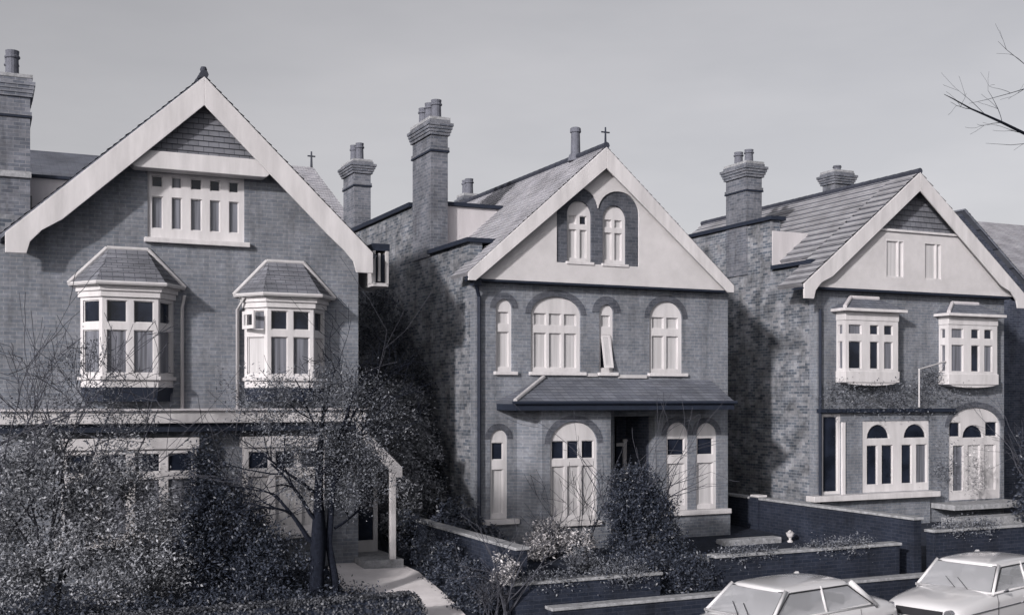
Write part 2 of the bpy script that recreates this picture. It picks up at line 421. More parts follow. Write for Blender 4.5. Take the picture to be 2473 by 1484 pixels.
# barge boards
def barge(parent, y, xa, za, xf, zf, zb, fw, wid, bell, mat=M_white, th=.05, name='bargeboard'):
    s = 1 if xf > xa else -1
    out = [(xa, za), (xf, zf)]
    out += [(xf, zb), (xf - s * fw, zb)]
    k = (za - zf) / abs(xf - xa)
    if bell:
        out += [(xf - s * (fw + .06), zb + .22), (xf - s * (fw + .26), zb + .44), (xf - s * (fw + .62), za - (abs(xf - xa) - fw - .62) * k - wid - .03)]
    out += [(xa, za - wid)]
    return MB().panel(F0(y), out, (), -th, 0).build(name, mat, parent, bevel=.008)
barge(h1, 22.74, XA, ZA, XL, ZF, 6.5, .36, .56, True)
barge(h1, 22.74, XA, ZA, XR, ZF, 6.44, .36, .56, True)
# soffits, the shade under the eaves put into their dark colour
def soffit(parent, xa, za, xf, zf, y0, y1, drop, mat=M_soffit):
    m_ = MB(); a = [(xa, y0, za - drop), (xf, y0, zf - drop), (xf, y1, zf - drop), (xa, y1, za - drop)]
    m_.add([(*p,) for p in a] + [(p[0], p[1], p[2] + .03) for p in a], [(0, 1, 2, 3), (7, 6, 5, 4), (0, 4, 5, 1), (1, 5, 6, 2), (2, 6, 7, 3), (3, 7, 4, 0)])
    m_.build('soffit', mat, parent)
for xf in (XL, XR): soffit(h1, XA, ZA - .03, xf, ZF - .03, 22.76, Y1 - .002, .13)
MB().lathe((XA, 22.85, ZA + .02), [(.08, 0), (.09, .05), (.06, .09), (.07, .14), (.05, .19)]).build('finial', M_tileD, h1)
# tile-hung top of the gable, on its curved white beam
tri = [(2.62, 8.58), (5.30, 8.58), (XA + .02, 9.72)]
tm = MB(); A_, B_, T_ = (2.5, Y1 - .22, 8.58), (5.42, Y1 - .22, 8.58), (XA, Y1 - .22, 9.9)
n = 12
for i in range(n):
    a, b2 = i / n, (i + 1) / n
    l0 = [A_[0] + (T_[0] - A_[0]) * a, B_[0] + (T_[0] - B_[0]) * a, 8.58 + 1.32 * a]; l1 = [A_[0] + (T_[0] - A_[0]) * b2, B_[0] + (T_[0] - B_[0]) * b2, 8.58 + 1.32 * b2]
    k = len(tm.v); tm.v += [(l0[0], Y1 - .25, l0[2]), (l0[1], Y1 - .25, l0[2]), (l1[1], Y1 - .225, l1[2]), (l1[0], Y1 - .225, l1[2]), (l0[0], Y1 - .2, l0[2]), (l0[1], Y1 - .2, l0[2])]
    tm.f += [(k, k + 1, k + 2, k + 3), (k + 4, k + 5, k + 1, k)]
    tm.uv[len(tm.f) - 2] = [(l0[0], i * .15), (l0[1], i * .15), (l1[1], i * .15 + .15), (l1[0], i * .15 + .15)]; tm.uv[len(tm.f) - 1] = [(0, .05)] * 4
tm.build('tile_hanging', M_tileH, h1, recalc=False)
bo = []
for k in range(9):
    a = -math.pi / 2 + math.pi * k / 8; bo.append((5.18 + .13 * math.cos(a), 8.44 + .17 * math.sin(a)))
for k in range(9):
    a = math.pi / 2 + math.pi * k / 8; bo.append((2.74 + .13 * math.cos(a), 8.44 + .17 * math.sin(a)))
MB().panel(F0(Y1), bo, (), -.01, .36).build('beam', M_white, h1, smooth=False, bevel=.03)
# attic window of five lights
cols = [(365, 392), (413, 438), (459, 486), (505, 530), (551, 575)]
li = []
for i, (a, c) in enumerate(cols):
    xa_, xb_ = px(a, Y1 + .1), px(c, Y1 + .1)
    li.append((xa_, xb_, 7.98, 8.20, 'm' if i == 1 else 'd')); li.append((xa_, xb_, 7.17, 7.80, 'm' if i in (0, 4) else 'm'))
window(h1, f1, uw, li, (uw[0][0] - .07, uw[1][0] + .09, 6.88, 6.975, -.05, .12), .06)
# first-floor bays
def canted_bay(parent, cx, zb, zt, hw, hf, prj, name='bay_window', opened=False, curt='m', apron=None, label=None):
    yw, yf = Y1, Y1 - prj
    bay = MB()
    # floor, head and apron
    def ring_poly(e): return [(cx - hw - e, yw), (cx - hf - e * .6, yf - e), (cx + hf + e * .6, yf - e), (cx + hw + e, yw)]
    def slab(m_, e, z0, z1, e2=None):
        p = ring_poly(e); q = ring_poly(e if e2 is None else e2); k = len(m_.v)
        m_.v += [(x, y, z0) for x, y in p] + [(x, y, z1) for x, y in q]
        m_.f += [(k, k + 1, k + 2, k + 3), (k + 7, k + 6, k + 5, k + 4)] + [(k + i, k + (i + 1) % 4, k + 4 + (i + 1) % 4, k + 4 + i) for i in range(4)]
    slab(bay, .05, zt - .02, zt + .09); slab(bay, .09, zt + .09, zt + .17); slab(bay, .13, zt + .17, zt + .24)
    b_ = bay.build(name, M_white, parent, bevel=.006)
    sb_ = MB(); slab(sb_, .06, zb - .01, zb + .06); slab(sb_, .0, zb - .15, zb - .01); sb_.build('sill', M_white, b_, bevel=.006)
    if label: b_['label'] = label
    u_ = MB(); slab(u_, -.04, zb - .42, zb - .15, 0); u_.build('corbel', M_soffit, b_)
    # faces
    ang = math.degrees(math.atan2(prj, hw - hf)); ln = math.hypot(prj, hw - hf)
    zm = zb + (zt - zb) * .64
    fr = F(cx - hf, yf, 0)
    W = 2 * hf
    lt = []
    for a, c in ((.08, .44), (.56, .92)):
        lt.append((a * W, c * W, zm + .07, zt - .08, 'd')); lt.append((a * W, c * W, zb + .12, zm - .07, curt))
    window(b_, fr, rect(0, W, zb + .06, zt - .02), lt, None, .02, 'window')
    for side in (-1, 1):
        fr = F(cx - hw, yw, -ang) if side < 0 else F(cx + hf, yf, ang)
        lt = [(.12 * ln, .86 * ln, zm + .07, zt - .08, 'd' if side > 0 or not opened else 'm'), (.12 * ln, .86 * ln, zb + .12, zm - .07, curt if not opened else 'c')]
        window(b_, fr, rect(0, ln, zb + .06, zt - .02), lt, None, .02, 'window')
    if opened:
        fr = F(cx - hw - .02, yw - .06, -ang - 22)
        MB().panel(fr, rect(.05, ln * .9, zm + .08, zt - .1), [rect(.12, ln * .9 - .07, zm + .15, zt - .17)], .03, .07).build('open_sash', M_white, b_)
    # hipped roof with pale lead rolls
    ze, zr = zt + .24, zt + .93
    E = [(cx - hw - .2, yw), (cx - hf - .12, yf - .17), (cx + hf + .12, yf - .17), (cx + hw + .2, yw)]
    r0, r1 = cx - .36, cx + .36
    rf = MB()
    rf.slope((E[0][0], yw, ze), (E[1][0], E[1][1], ze), (r0, yw - .02, zr), (r0 + .02, yw - .05, zr), .12, .015, .02)
    rf.slope((E[1][0], E[1][1], ze), (E[2][0], E[2][1], ze), (r0 + .02, yw - .05, zr), (r1 - .02, yw - .05, zr), .12, .015, .02)
    rf.slope((E[2][0], E[2][1], ze), (E[3][0], yw, ze), (r1 - .02, yw - .05, zr), (r1, yw - .02, zr), .12, .015, .02)
    ro = rf.build('roof', M_tileH, b_, recalc=False)
    l = MB()
    for a, c in (((E[0][0] - .02, yw - .02, ze), (r0 - .02, yw - .02, zr + .02)), ((r0 - .02, yw - .02, zr + .02), (r1 + .02, yw - .02, zr + .02)), ((r1 + .02, yw - .02, zr + .02), (E[3][0] + .02, yw - .02, ze))):
        l.tube([a, c], .042, 8)
    l.build('lead_flashing', M_white2, ro)
    g_ = MB(); g_.tube([(E[0][0], yw, ze - .01), (E[1][0], E[1][1] - .02, ze - .01), (E[2][0], E[2][1] - .02, ze - .01), (E[3][0], yw, ze - .01)], .04, 6); g_.build('gutter', M_white2, b_)
    return b_
canted_bay(h1, 2.6, 4.20, 5.78, .86, .51, .46)
canted_bay(h1, 5.68, 4.20, 5.68, .83, .47, .46, opened=True, curt='m')
for x in (3.62, 4.70):
    MB().tube([(x, Y1 - .06, 3.6), (x, Y1 - .06, 5.62), (x + (.03 if x < 4 else .1), Y1 - .14, 5.86)], .035, 8).build('downpipe', M_white2, h1, smooth=True)
# ground-floor flat canopy band
cm = MB().box(.2, 7.22, Y1 - .62, Y1, 3.36, 3.60); cm.build('canopy', M_white, h1, bevel=.02)
MB().box(.2, 7.24, Y1 - .70, Y1 - .002, 3.603, 3.64).build('canopy_lead', M_lead, h1)
MB().box(.25, 7.2, Y1 - .5, Y1 - .002, 3.2, 3.355).build('canopy_soffit_shade', M_soffit, h1)  # dark underside block, filling the band where the canopy shadow falls
for x0, x1, nl in ((1.4, 3.85, 4), (4.80, 6.42, 3)):
    yb = Y1 - .32
    g = MB().box(x0 - .05, x1 + .05, yb - .06, Y1, 2.86, 3.08).build('bay_window', M_white, h1, bevel=.01)
    MB().box(x0 - .12, x1 + .08, yb - .16, Y1, 1.02, 1.13).build('sill', M_white, g, bevel=.01)
    MB().box(x0 + .02, x1 - .02, yb + .04, Y1, .3, 1.02).build('apron', M_brickA, g)
    W = x1 - x0; lt = []
    for k in range(nl):
        a, c = (k + .12) / nl * W, (k + .88) / nl * W
        lt.append((a, c, 2.42, 2.78, 'd')); lt.append((a, c, 1.24, 2.28, 'c' if x0 > 4 else 'm'))
    window(g, F(x0, yb), rect(0, W, 1.13, 2.86), lt, None, .02)
    for xx, an in ((x0, -90), (x1, 90)):
        fr = F(x0 + .002, Y1, -90) if an < 0 else F(x1 - .002, yb + .072, 90)
        window(g, fr, rect(0, .248, 1.13, 2.86), [(.04, .2, 2.42, 2.78, 'd'), (.04, .2, 1.24, 2.28, 'm')], None, .02)
# side porch with sloping white verge and post
po = MB(); po.slope((7.95, 22.55, 2.38), (7.95, 24.6, 2.38), (7.05, 22.55, 3.3), (7.05, 24.6, 3.3), .14)
prc = po.build('porch_roof', M_tileD, h1, recalc=False)
MB().panel(F0(22.52), [(7.0, 3.36), (7.98, 2.40), (7.98, 2.2), (7.86, 2.2), (7.0, 3.08)], (), -.04, 0).build('porch_bargeboard', M_white, prc)
MB().box(7.74, 7.86, 22.56, 22.68, .45, 2.42).build('porch_post', M_white, h1, bevel=.01)
dj = MB().panel(F0(23.9), rect(7.24, 7.9, .5, 2.4), [rect(7.34, 7.8, .75, 2.25)], -.05, 0).build('porch_door', M_white2, h1)
MB().box(7.34, 7.8, 23.94, 23.97, .75, 2.25).build('pane', M_glass, dj)
MB().box(7.15, 8.0, 22.5, 24.5, .2, .5).build('porch_step', M_coping, h1)
# eaves box and vents at the right
e_ = MB().box(7.5, 7.56, 23.0, 24.2, 6.25, 6.95).box(7.78, 7.85, 23.0, 24.2, 6.25, 6.95).box(7.5, 7.85, 23.02, 24.2, 6.2, 6.28)
e_.box(7.62, 7.67, 23.0, 24.2, 6.3, 6.9); e_.build('eaves_box', M_white2, h1, bevel=.01)
MB().box(7.56, 7.78, 23.06, 24.2, 6.3, 6.88).box(7.5, 7.87, 23.0, 24.2, 6.95, 7.1).build('eaves_cap', M_soffit, h1)
# left flank: raised rear wing, pale cheek, rear cross roof, chimney
MB().box(.28, 2.3, 25.6, 33, 6.6, 8.40).build('rear_wing', M_rend, h1)
MB().box(.2, 2.4, 25.5, 33, 8.402, 8.46).build('wing_coping', M_soffit, h1)
MB().panel(F0(25.6), rect(.62, .98, 7.55, 8.02), (), -.01, .03).build('wing_window', M_glass, h1)
cr = MB(); cr.slope((-.6, 27.0, 8.5), (4.2, 27.0, 8.5), (-.6, 31.0, 10.05), (4.2, 31.0, 10.05)); cr.slope((-.6, 35.0, 8.5), (4.2, 35.0, 8.5), (-.6, 31.0, 10.05), (4.2, 31.0, 10.05))
cr.build('rear_roof', M_tileD, h1, recalc=False)
chimney(h1, .28, .93, 25.15, 26.35, 6.6, 10.32, 2, mat=M_brickC, ph=.52, corb=.07)
MB().box(.2, .95, 25.09, 25.14, 8.30, 8.42).build('chimney_flashing', M_coping, h1)

# ================================================================== HOUSE TWO (centre)
Y2 = 24.0
h2 = empty('brick_house', (13.7, Y2, .4), 'middle brick house with white roughcast gable, twin arched attic windows and tiled porch roof', 'house')
f2 = F0(Y2)
x0, x1 = 10.27, 17.25
W_ = dict(a=(10.78, 11.19, 4.46, 6.13), b=(11.68, 13.0, 4.46, 6.24), c=(13.51, 13.9, 4.46, 6.10), d=(14.92, 15.88, 4.46, 6.24),
          e=(10.64, 11.07, 1.06, 3.12), g=(15.41, 16.04, 1.05, 3.24), h=(16.29, 16.9, 1.05, 3.22))
rises = dict(a=.205, b=.42, c=.195, d=.42, e=.215, g=.31, h=.30)
holes = [arch(a, b_, c, d, rises[k]) for k, (a, b_, c, d) in W_.items()]
rec = rect(13.98, 15.08, .5, 3.4)
XA2, ZA2, XL2, XR2, ZF2 = 13.45, 9.78, 9.90, 17.10, 6.66
MB().panel(f2, [(x0, .95), (13.98, .95), (13.98, .45), (15.08, .45), (15.08, .95), (x1, .95), (x1, 6.5), (XA2, 9.6), (x0, 6.75)], [h for h in holes] , -.3, 0) if False else None
wf = MB().panel(f2, [(x0, .95), (13.98, .95), (13.98, 3.4), (15.08, 3.4), (15.08, .95), (x1, .95), (x1, 6.5), (XA2, 9.55), (x0, 6.7)], holes, -.3, 0).build('wall', M_brickA, h2)
MB().box(x0 - .04, 13.9, Y2 - .05, Y2 + .3, .2, .95).box(15.08, x1 + .04, Y2 - .05, Y2 + .3, .2, .948).build('plinth', M_brickA, h2)
MB().box(x0 - .002, x0 + .3, Y2 + .3, 34, .3, 7.44).build('side_wall', M_brickF, h2)
MB().box(x1 - .3, x1, Y2 + .3, 34, .3, 6.6).build('side_wall', M_brickF, h2)
MB().box(x0 + .3, x1 - .3, 33.7, 34, .3, 6.8).build('rear_wall', M_brickF, h2)
MB().box(x0 + .3, 11.0, 24.6, 27.0, 6.6, 7.40).build('flat_roof', M_lead, h2)
MB().box(x0 - .12, 11.0, 24.2, 26.8, 7.44, 7.54).build('gutter', M_soffit, h2)
gable_roof(h2, 9.88, 17.14, 6.64, XA2, ZA2 + .02, 23.56, 33.8, xcutl=10.8, tmat=M_tileL, yo=1.0)
barge(h2, 23.53, XA2, ZA2, XL2, ZF2, ZF2 - .18, .18, .5, False)
barge(h2, 23.53, XA2, ZA2, XR2, ZF2, ZF2 - .18, .18, .5, False)
soffit(h2, XA2, ZA2 - .03, XL2, ZF2 - .03, 23.54, 23.748, .1); soffit(h2, XA2, ZA2 - .03, XR2, ZF2 - .03, 23.54, 23.748, .1)
fj = F0(23.75)
# roughcast jettied gable with a clipped opening for the brick surround
so_l = arch(12.23, 13.34, 7.03, 8.82, .5)
so_r = arch(13.34, 14.47, 7.02, 8.80, .5)
sur = [(12.23, 7.02), (14.47, 7.02)] + so_r[2:-1] + [(13.34, 8.36)] + so_l[3:]
MB().panel(fj, [(9.98, 6.55), (17.02, 6.55), (XA2, 9.62)], [sur], -.22, 0).build('roughcast_gable', M_rough, h2)
wl, wr = arch(12.52, 13.18, 7.06, 8.50, .33), arch(13.48, 14.13, 7.06, 8.46, .325)
sur_i = [(12.235, 7.025), (14.465, 7.025)] + [(p[0] - .005 if p[0] > 13.34 else p[0], p[1] - .005) for p in so_r[2:-1]] + [(13.34, 8.35)] + [(p[0] + .005, p[1] - .005) for p in so_l[3:]]
MB().panel(fj, sur_i, [wl, wr], -.2, -.04).build('brick_surround', M_brickR, h2)
window(h2, fj, wl, [(12.60, 12.80, 7.95, 8.16, 'c'), (12.89, 13.08, 7.95, 8.16, 'd'), (12.60, 12.80, 7.15, 7.83, 'c'), (12.89, 13.08, 7.15, 7.83, 'c')], (12.48, 13.22, 6.99, 7.06, -.1, .03), .12)
window(h2, fj, wr, [(13.56, 13.76, 7.93, 8.12, 'c'), (13.84, 14.04, 7.93, 8.12, 'c'), (13.56, 13.76, 7.15, 7.81, 'c'), (13.84, 14.04, 7.15, 7.81, 'c')], (13.44, 14.17, 6.985, 7.055, -.1, .03), .12)
MB().box(10.0, 17.0, 23.75, 23.998, 6.5, 6.548).build('jetty_board', M_soffit, h2)
MB().tube([(XA2, 23.6, ZA2), (XA2, 23.6, ZA2 + .48)], [.03, .018], 8).tube([(XA2 - .11, 23.6, ZA2 + .36), (XA2 + .11, 23.6, ZA2 + .36)], .018, 6).build('finial', M_black, h2)
rp = MB().lathe((XA2 + .0, 25.1, ZA2 - .05), [(.2, 0), (.16, .16), (.12, .2), (.11, .7), (.14, .72), (.13, .82), (.10, .84)]).build('roof_vent', M_pot, h2)
MB().tube([(15.3, 24.4, 8.15), (15.3, 24.4, 8.5)], [.09, .08], 8).build('vent_pipe', M_pot, h2)
# first floor windows
def two_row(a, b_, c, d, n, kt, kl, rise, zt0=5.56, zt1=5.84, zl1=5.38, ins=.06):
    L = []; W = b_ - a
    for k in range(n):
        p, q = a + ins + (W - 2 * ins) * (k + (.09 if n > 1 else 0)) / n, a + ins + (W - 2 * ins) * (k + (.91 if n > 1 else 1)) / n
        L.append((p, q, zt0, zt1, kt)); L.append((p, q, c + .1, zl1, kl))
    return L
for k, n, kt in (('a', 1, 'c'), ('b', 3, 'c'), ('d', 2, 'c')):
    a, b_, c, d = W_[k]
    window(h2, f2, arch(a, b_, c, d, rises[k]), two_row(a, b_, c, d, n, kt, 'c', rises[k]), (a - .06, b_ + .12, c - .08, c, -.05, .09), .07)
    arch_ring(h2, f2, a, b_, c, d, .15, M_brickR, 0, rises[k], .014)
a, b_, c, d = W_['c']
oc = window(h2, f2, arch(a, b_, c, d, .195), [(a + .07, b_ - .07, 5.56, 5.84, 'c'), (a + .06, b_ - .06, c + .1, 5.38, 'd')], (a - .06, b_ + .1, c - .08, c, -.05, .09), .07, label='narrow arched window with its casement standing open')
zt_c, zb_c = 5.37, c + .11
def frc(s_, t, dd=0): return Vector((s_, Y2 + .03 - dd - .17 * (zt_c - t) / (zt_c - zb_c), t))
s_ = MB().panel(frc, rect(a + .07, b_ - .07, zb_c, zt_c), [rect(a + .12, b_ - .12, zb_c + .06, zt_c - .06)], -.03, .0).build('open_casement', M_white, oc)
MB().panel(frc, rect(a + .12, b_ - .12, zb_c + .06, zt_c - .06), (), -.02, -.01).build('pane', M_curt, s_)
arch_ring(h2, f2, a, b_, c, d, .2, M_brickR, 0, .195, .014)
MB().fbox(f2, 13.14, 13.44, 4.36, 4.44, -.02, .05).build('string_course', M_white2, h2)
MB().fbox(f2, 14.02, 14.82, 4.33, 4.41, -.02, .05).build('string_course', M_white2, h2)
# ground floor windows
a, b_, c, d = W_['e']
window(h2, f2, arch(a, b_, c, d, .215), [(a + .05, b_ - .09, 2.42, 2.82, 'd'), (a + .05, b_ - .09, c + .12, 2.2, 'c')], (a - .2, b_ + .25, c - .12, c, -.05, .16), .05)
arch_ring(h2, f2, a, b_, c, d, .14, M_brickR, 0, .215, .014)
for k in 'gh':
    a, b_, c, d = W_[k]
    window(h2, f2, arch(a, b_, c, d, rises[k]), [(a + .05, b_ - .08, 2.42, 2.84, 'd'), (a + .05, b_ - .08, c + .12, 2.22, 'c')], None, .05)
    arch_ring(h2, f2, a, b_, c, d, .14, M_brickR, 0, rises[k], .014)
MB().fbox(f2, 15.28, 17.27, .93, 1.05, -.05, .14).build('window_ledge', M_white, h2, bevel=.01)
# canted brick bay with french window
yb = 23.3
zt = 3.62
wb = arch(11.83, 13.06, 1.0, 3.30, .5)
m_ = MB().panel(F0(yb), rect(11.62, 13.42, .25, zt), [wb], -.22, 0)
ang = math.degrees(math.atan2(.7, .3)); ln = math.hypot(.7, .3)
m_.panel(F(11.32, 24.0, -ang), rect(0, ln, .25, zt), (), -.18, 0)
ang2 = math.degrees(math.atan2(.7, .5)); ln2 = math.hypot(.7, .5)
rw = rect(.22, .62, 1.1, 2.95)
m_.panel(F(13.42, yb, ang2), rect(0, ln2, .25, zt), [rw], -.18, 0)
bb = m_.build('brick_bay', M_brickA, h2)
window(bb, F0(yb), wb, [(11.89, 12.22, 2.44, 2.86, 'd'), (12.29, 12.60, 2.44, 2.86, 'd'), (12.67, 12.99, 2.44, 2.86, 'd'), (11.89, 12.22, 1.12, 2.28, 'c'), (12.29, 12.60, 1.12, 2.28, 'c'), (12.67, 12.99, 1.12, 2.28, 'c')], (11.75, 13.14, .9, 1.0, -.05, .1), .06, label='wide arched french window with white curtains')
arch_ring(bb, F0(yb), 11.83, 13.06, 1.0, 3.30, .15, M_brickR, 0, .5, .014)
window(bb, F(13.42, yb, ang2), rw, [(.27, .57, 2.42, 2.85, 'd'), (.27, .57, 1.2, 2.25, 'm')], None, .04)
# recessed entrance
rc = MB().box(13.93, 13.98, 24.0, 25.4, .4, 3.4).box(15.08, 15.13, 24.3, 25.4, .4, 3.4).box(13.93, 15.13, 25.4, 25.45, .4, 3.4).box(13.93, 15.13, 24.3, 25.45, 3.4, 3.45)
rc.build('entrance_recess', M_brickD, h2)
dr = MB().box(14.15, 15.0, 25.3, 25.37, .45, 2.6).build('front_door', M_soffit, h2)
MB().box(14.06, 14.14, 25.22, 25.39, .45, 2.8).box(14.9, 15.0, 25.22, 25.29, .45, 2.8).box(14.14, 14.9, 25.22, 25.39, 2.62, 2.7).build('door_frame', M_white, dr)
MB().lathe((14.8, 25.27, 1.4), [(.03, 0), (.035, .03), (.03, .06)]).build('handle', M_chrome, dr)
MB().box(13.9, 15.1, 23.4, 25.4, .2, .45).build('door_step', M_coping, h2)
MB().box(15.08, 15.30, 23.98, 24.1, .5, 3.4).build('porch_pier', M_white2, h2) if False else None
# lean-to porch roof on dark fascia
pr_ = MB()
pr_.slope((10.78, 22.95, 3.76), (16.68, 22.95, 3.76), (12.0, 23.98, 4.30), (16.68, 23.98, 4.30), .13)
pr_.slope((10.78, 23.98, 3.76), (10.78, 22.95, 3.76), (12.0, 23.98, 4.30), (12.0, 23.97, 4.30), .13)
pro = pr_.build('porch_roof', M_tileD, h2, recalc=False)
MB().tube([(10.78, 22.95, 3.79), (12.0, 23.97, 4.34)], .05, 8).build('lead_hip', M_white2, pro)
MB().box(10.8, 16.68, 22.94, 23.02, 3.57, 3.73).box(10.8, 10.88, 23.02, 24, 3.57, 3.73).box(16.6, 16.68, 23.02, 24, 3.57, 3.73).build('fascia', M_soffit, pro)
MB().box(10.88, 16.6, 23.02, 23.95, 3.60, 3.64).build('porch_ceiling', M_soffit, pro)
MB().tube([(10.7, 22.9, 3.74), (16.72, 22.9, 3.74)], .04, 8).build('gutter', M_black, pro)
MB().panel(F(16.62, 24.0, -90), [(0, 3.6), (1.03, 3.6), (1.03, 3.74), (0, 4.26)], (), -.05, 0).build('verge', M_brickR, pro)
# corner downpipe
MB().tube([(10.33, 23.93, .5), (10.33, 23.93, 6.15), (10.18, 23.75, 6.42)], .045, 8).build('downpipe', M_black, h2)
MB().box(10.12, 10.3, 23.72, 23.98, 6.4, 6.56).build('rainwater_head', M_black, h2)
# raised rear flank with pale cheek
MB().box(x0 - .004, x0 + .3, 27.0, 34, 7.44, 8.84).build('parapet_wall', M_brickF, h2)
MB().box(x0 + .3, 12.25, 26.98, 34, 7.2, 8.72).build('cheek', M_rend, h2)
MB().box(x0 - .1, x0 + .42, 28.2, 34.1, 8.845, 8.96).build('coping', M_soffit, h2)
MB().box(x0 + .3, 12.5, 26.9, 34, 8.725, 8.82).build('cheek_gutter', M_soffit, h2)
chimney(h2, x0 - .03, x0 + .42, 26.75, 28.1, 7.4, 10.82, 3, mat=M_brickC, ph=.5)
chimney(h2, 13.8, 14.2, 33.1, 33.6, 9.0, 10.2, 2, mat=M_brickC, ph=.5)

# ================================================================== HOUSE THREE (right)
Y3 = 24.0
h3 = empty('brick_house', (23.5, Y3, .4), 'right brick house with striped tile roof, white shuttered gable and two small upper oriel windows', 'house')
f3 = F0(Y3)
x0, x1 = 20.1, 26.95
XA3, ZA3, XL3, XR3, ZF3 = 23.28, 10.0, 19.30, 27.30, 6.80
sl_ = rect(px(1983, Y3), px(2029, Y3), 1.28, 3.42)
gw = rect(px(2082, Y3), px(2243, Y3), 1.28, 3.22)
gd = arch(px(2291, Y3), px(2416, Y3), .95, 3.58, .55)
MB().panel(f3, [(x0, .3), (x1, .3), (x1, 6.75), (XA3, 9.85), (x0, 7.0)], [sl_, gw, gd], -.3, 0).build('wall', M_brickA, h3)
MB().box(x0 - .002, x0 + .3, Y3 + .3, 34, .3, 7.40).build('side_wall', M_brickF, h3)
MB().box(x1 - .3, x1, Y3 + .3, 34, .3, 6.7).build('side_wall', M_brickF, h3)
MB().box(x0 + .3, x1 - .3, 33.7, 34, .3, 6.8).build('rear_wall', M_brickF, h3)
MB().box(x0 + .3, 20.7, 24.58, 25.85, 6.6, 7.62).build('flat_roof', M_lead, h3)
MB().box(x0 - .12, 20.38, 24.1, 25.8, 7.42, 7.53).build('gutter', M_soffit, h3)
gable_roof(h3, 19.26, 27.34, 6.78, XA3, ZA3 + .02, 23.56, 33.8, xcutl=20.36, tmat=M_tileS, yo=1.0, crs=.30, lift=.035)
barge(h3, 23.53, XA3, ZA3, XL3, ZF3, 6.42, .32, .5, True)
barge(h3, 23.53, XA3, ZA3, XR3, ZF3, 6.42, .32, .5, True)
soffit(h3, XA3, ZA3 - .03, XL3, ZF3 - .03, 23.54, 23.998, .1); soffit(h3, XA3, ZA3 - .03, XR3, ZF3 - .03, 23.54, 23.998, .1)
k3 = (ZA3 - ZF3) / (XA3 - XL3)
zt3 = 8.36; hwid = (ZA3 - .15 - zt3) / k3
wa, wb3 = rect(px(2140, 23.7), px(2184, 23.7), 7.10, 8.15), rect(px(2233, 23.7), px(2275, 23.7), 7.10, 8.15)
f37 = F0(23.72)
MB().panel(f37, [(XL3 + .3, 6.76), (XR3 - .3, 6.76), (XA3 + hwid, zt3), (XA3 - hwid, zt3)], [wa, wb3], -.2, 0).build('roughcast_gable', M_rough, h3)
for wn_ in (wa, wb3):
    a, b_ = wn_[0][0], wn_[1][0]; mid = a + (b_ - a) * .7
    window(h3, f37, wn_, [(a + .03, mid - .015, 7.14, 8.10, 'c'), (mid + .015, b_ - .03, 7.14, 8.10, 'c')], None, .02)
MB().fbox(f37, XA3 - hwid - .05, XA3 + hwid + .05, zt3, zt3 + .06, -.22, .06).build('ledge', M_white, h3)
dt = MB(); n = 10
for i in range(n):
    a, c = i / n, (i + 1) / n; hb = hwid + .15
    za_, zb_ = zt3 + .06 + 1.5 * a, zt3 + .06 + 1.5 * c
    k = len(dt.v); dt.v += [(XA3 - hb * (1 - a), 23.90, za_), (XA3 + hb * (1 - a), 23.90, za_), (XA3 + hb * (1 - c), 23.93, zb_), (XA3 - hb * (1 - c), 23.93, zb_), (XA3 - hb * (1 - a), 23.95, za_), (XA3 + hb * (1 - a), 23.95, za_)]
    dt.f += [(k, k + 1, k + 2, k + 3), (k + 4, k + 5, k + 1, k)]
    dt.uv[len(dt.f) - 2] = [(-hb * (1 - a), i * .15), (hb * (1 - a), i * .15), (hb * (1 - c), i * .15 + .15), (-hb * (1 - c), i * .15 + .15)]; dt.uv[len(dt.f) - 1] = [(0, .05)] * 4
dt.build('tile_hanging', M_tileH, h3, recalc=False)
MB().box(19.7, 26.9, 23.73, 23.998, 6.70, 6.758).build('jetty_board', M_soffit, h3)
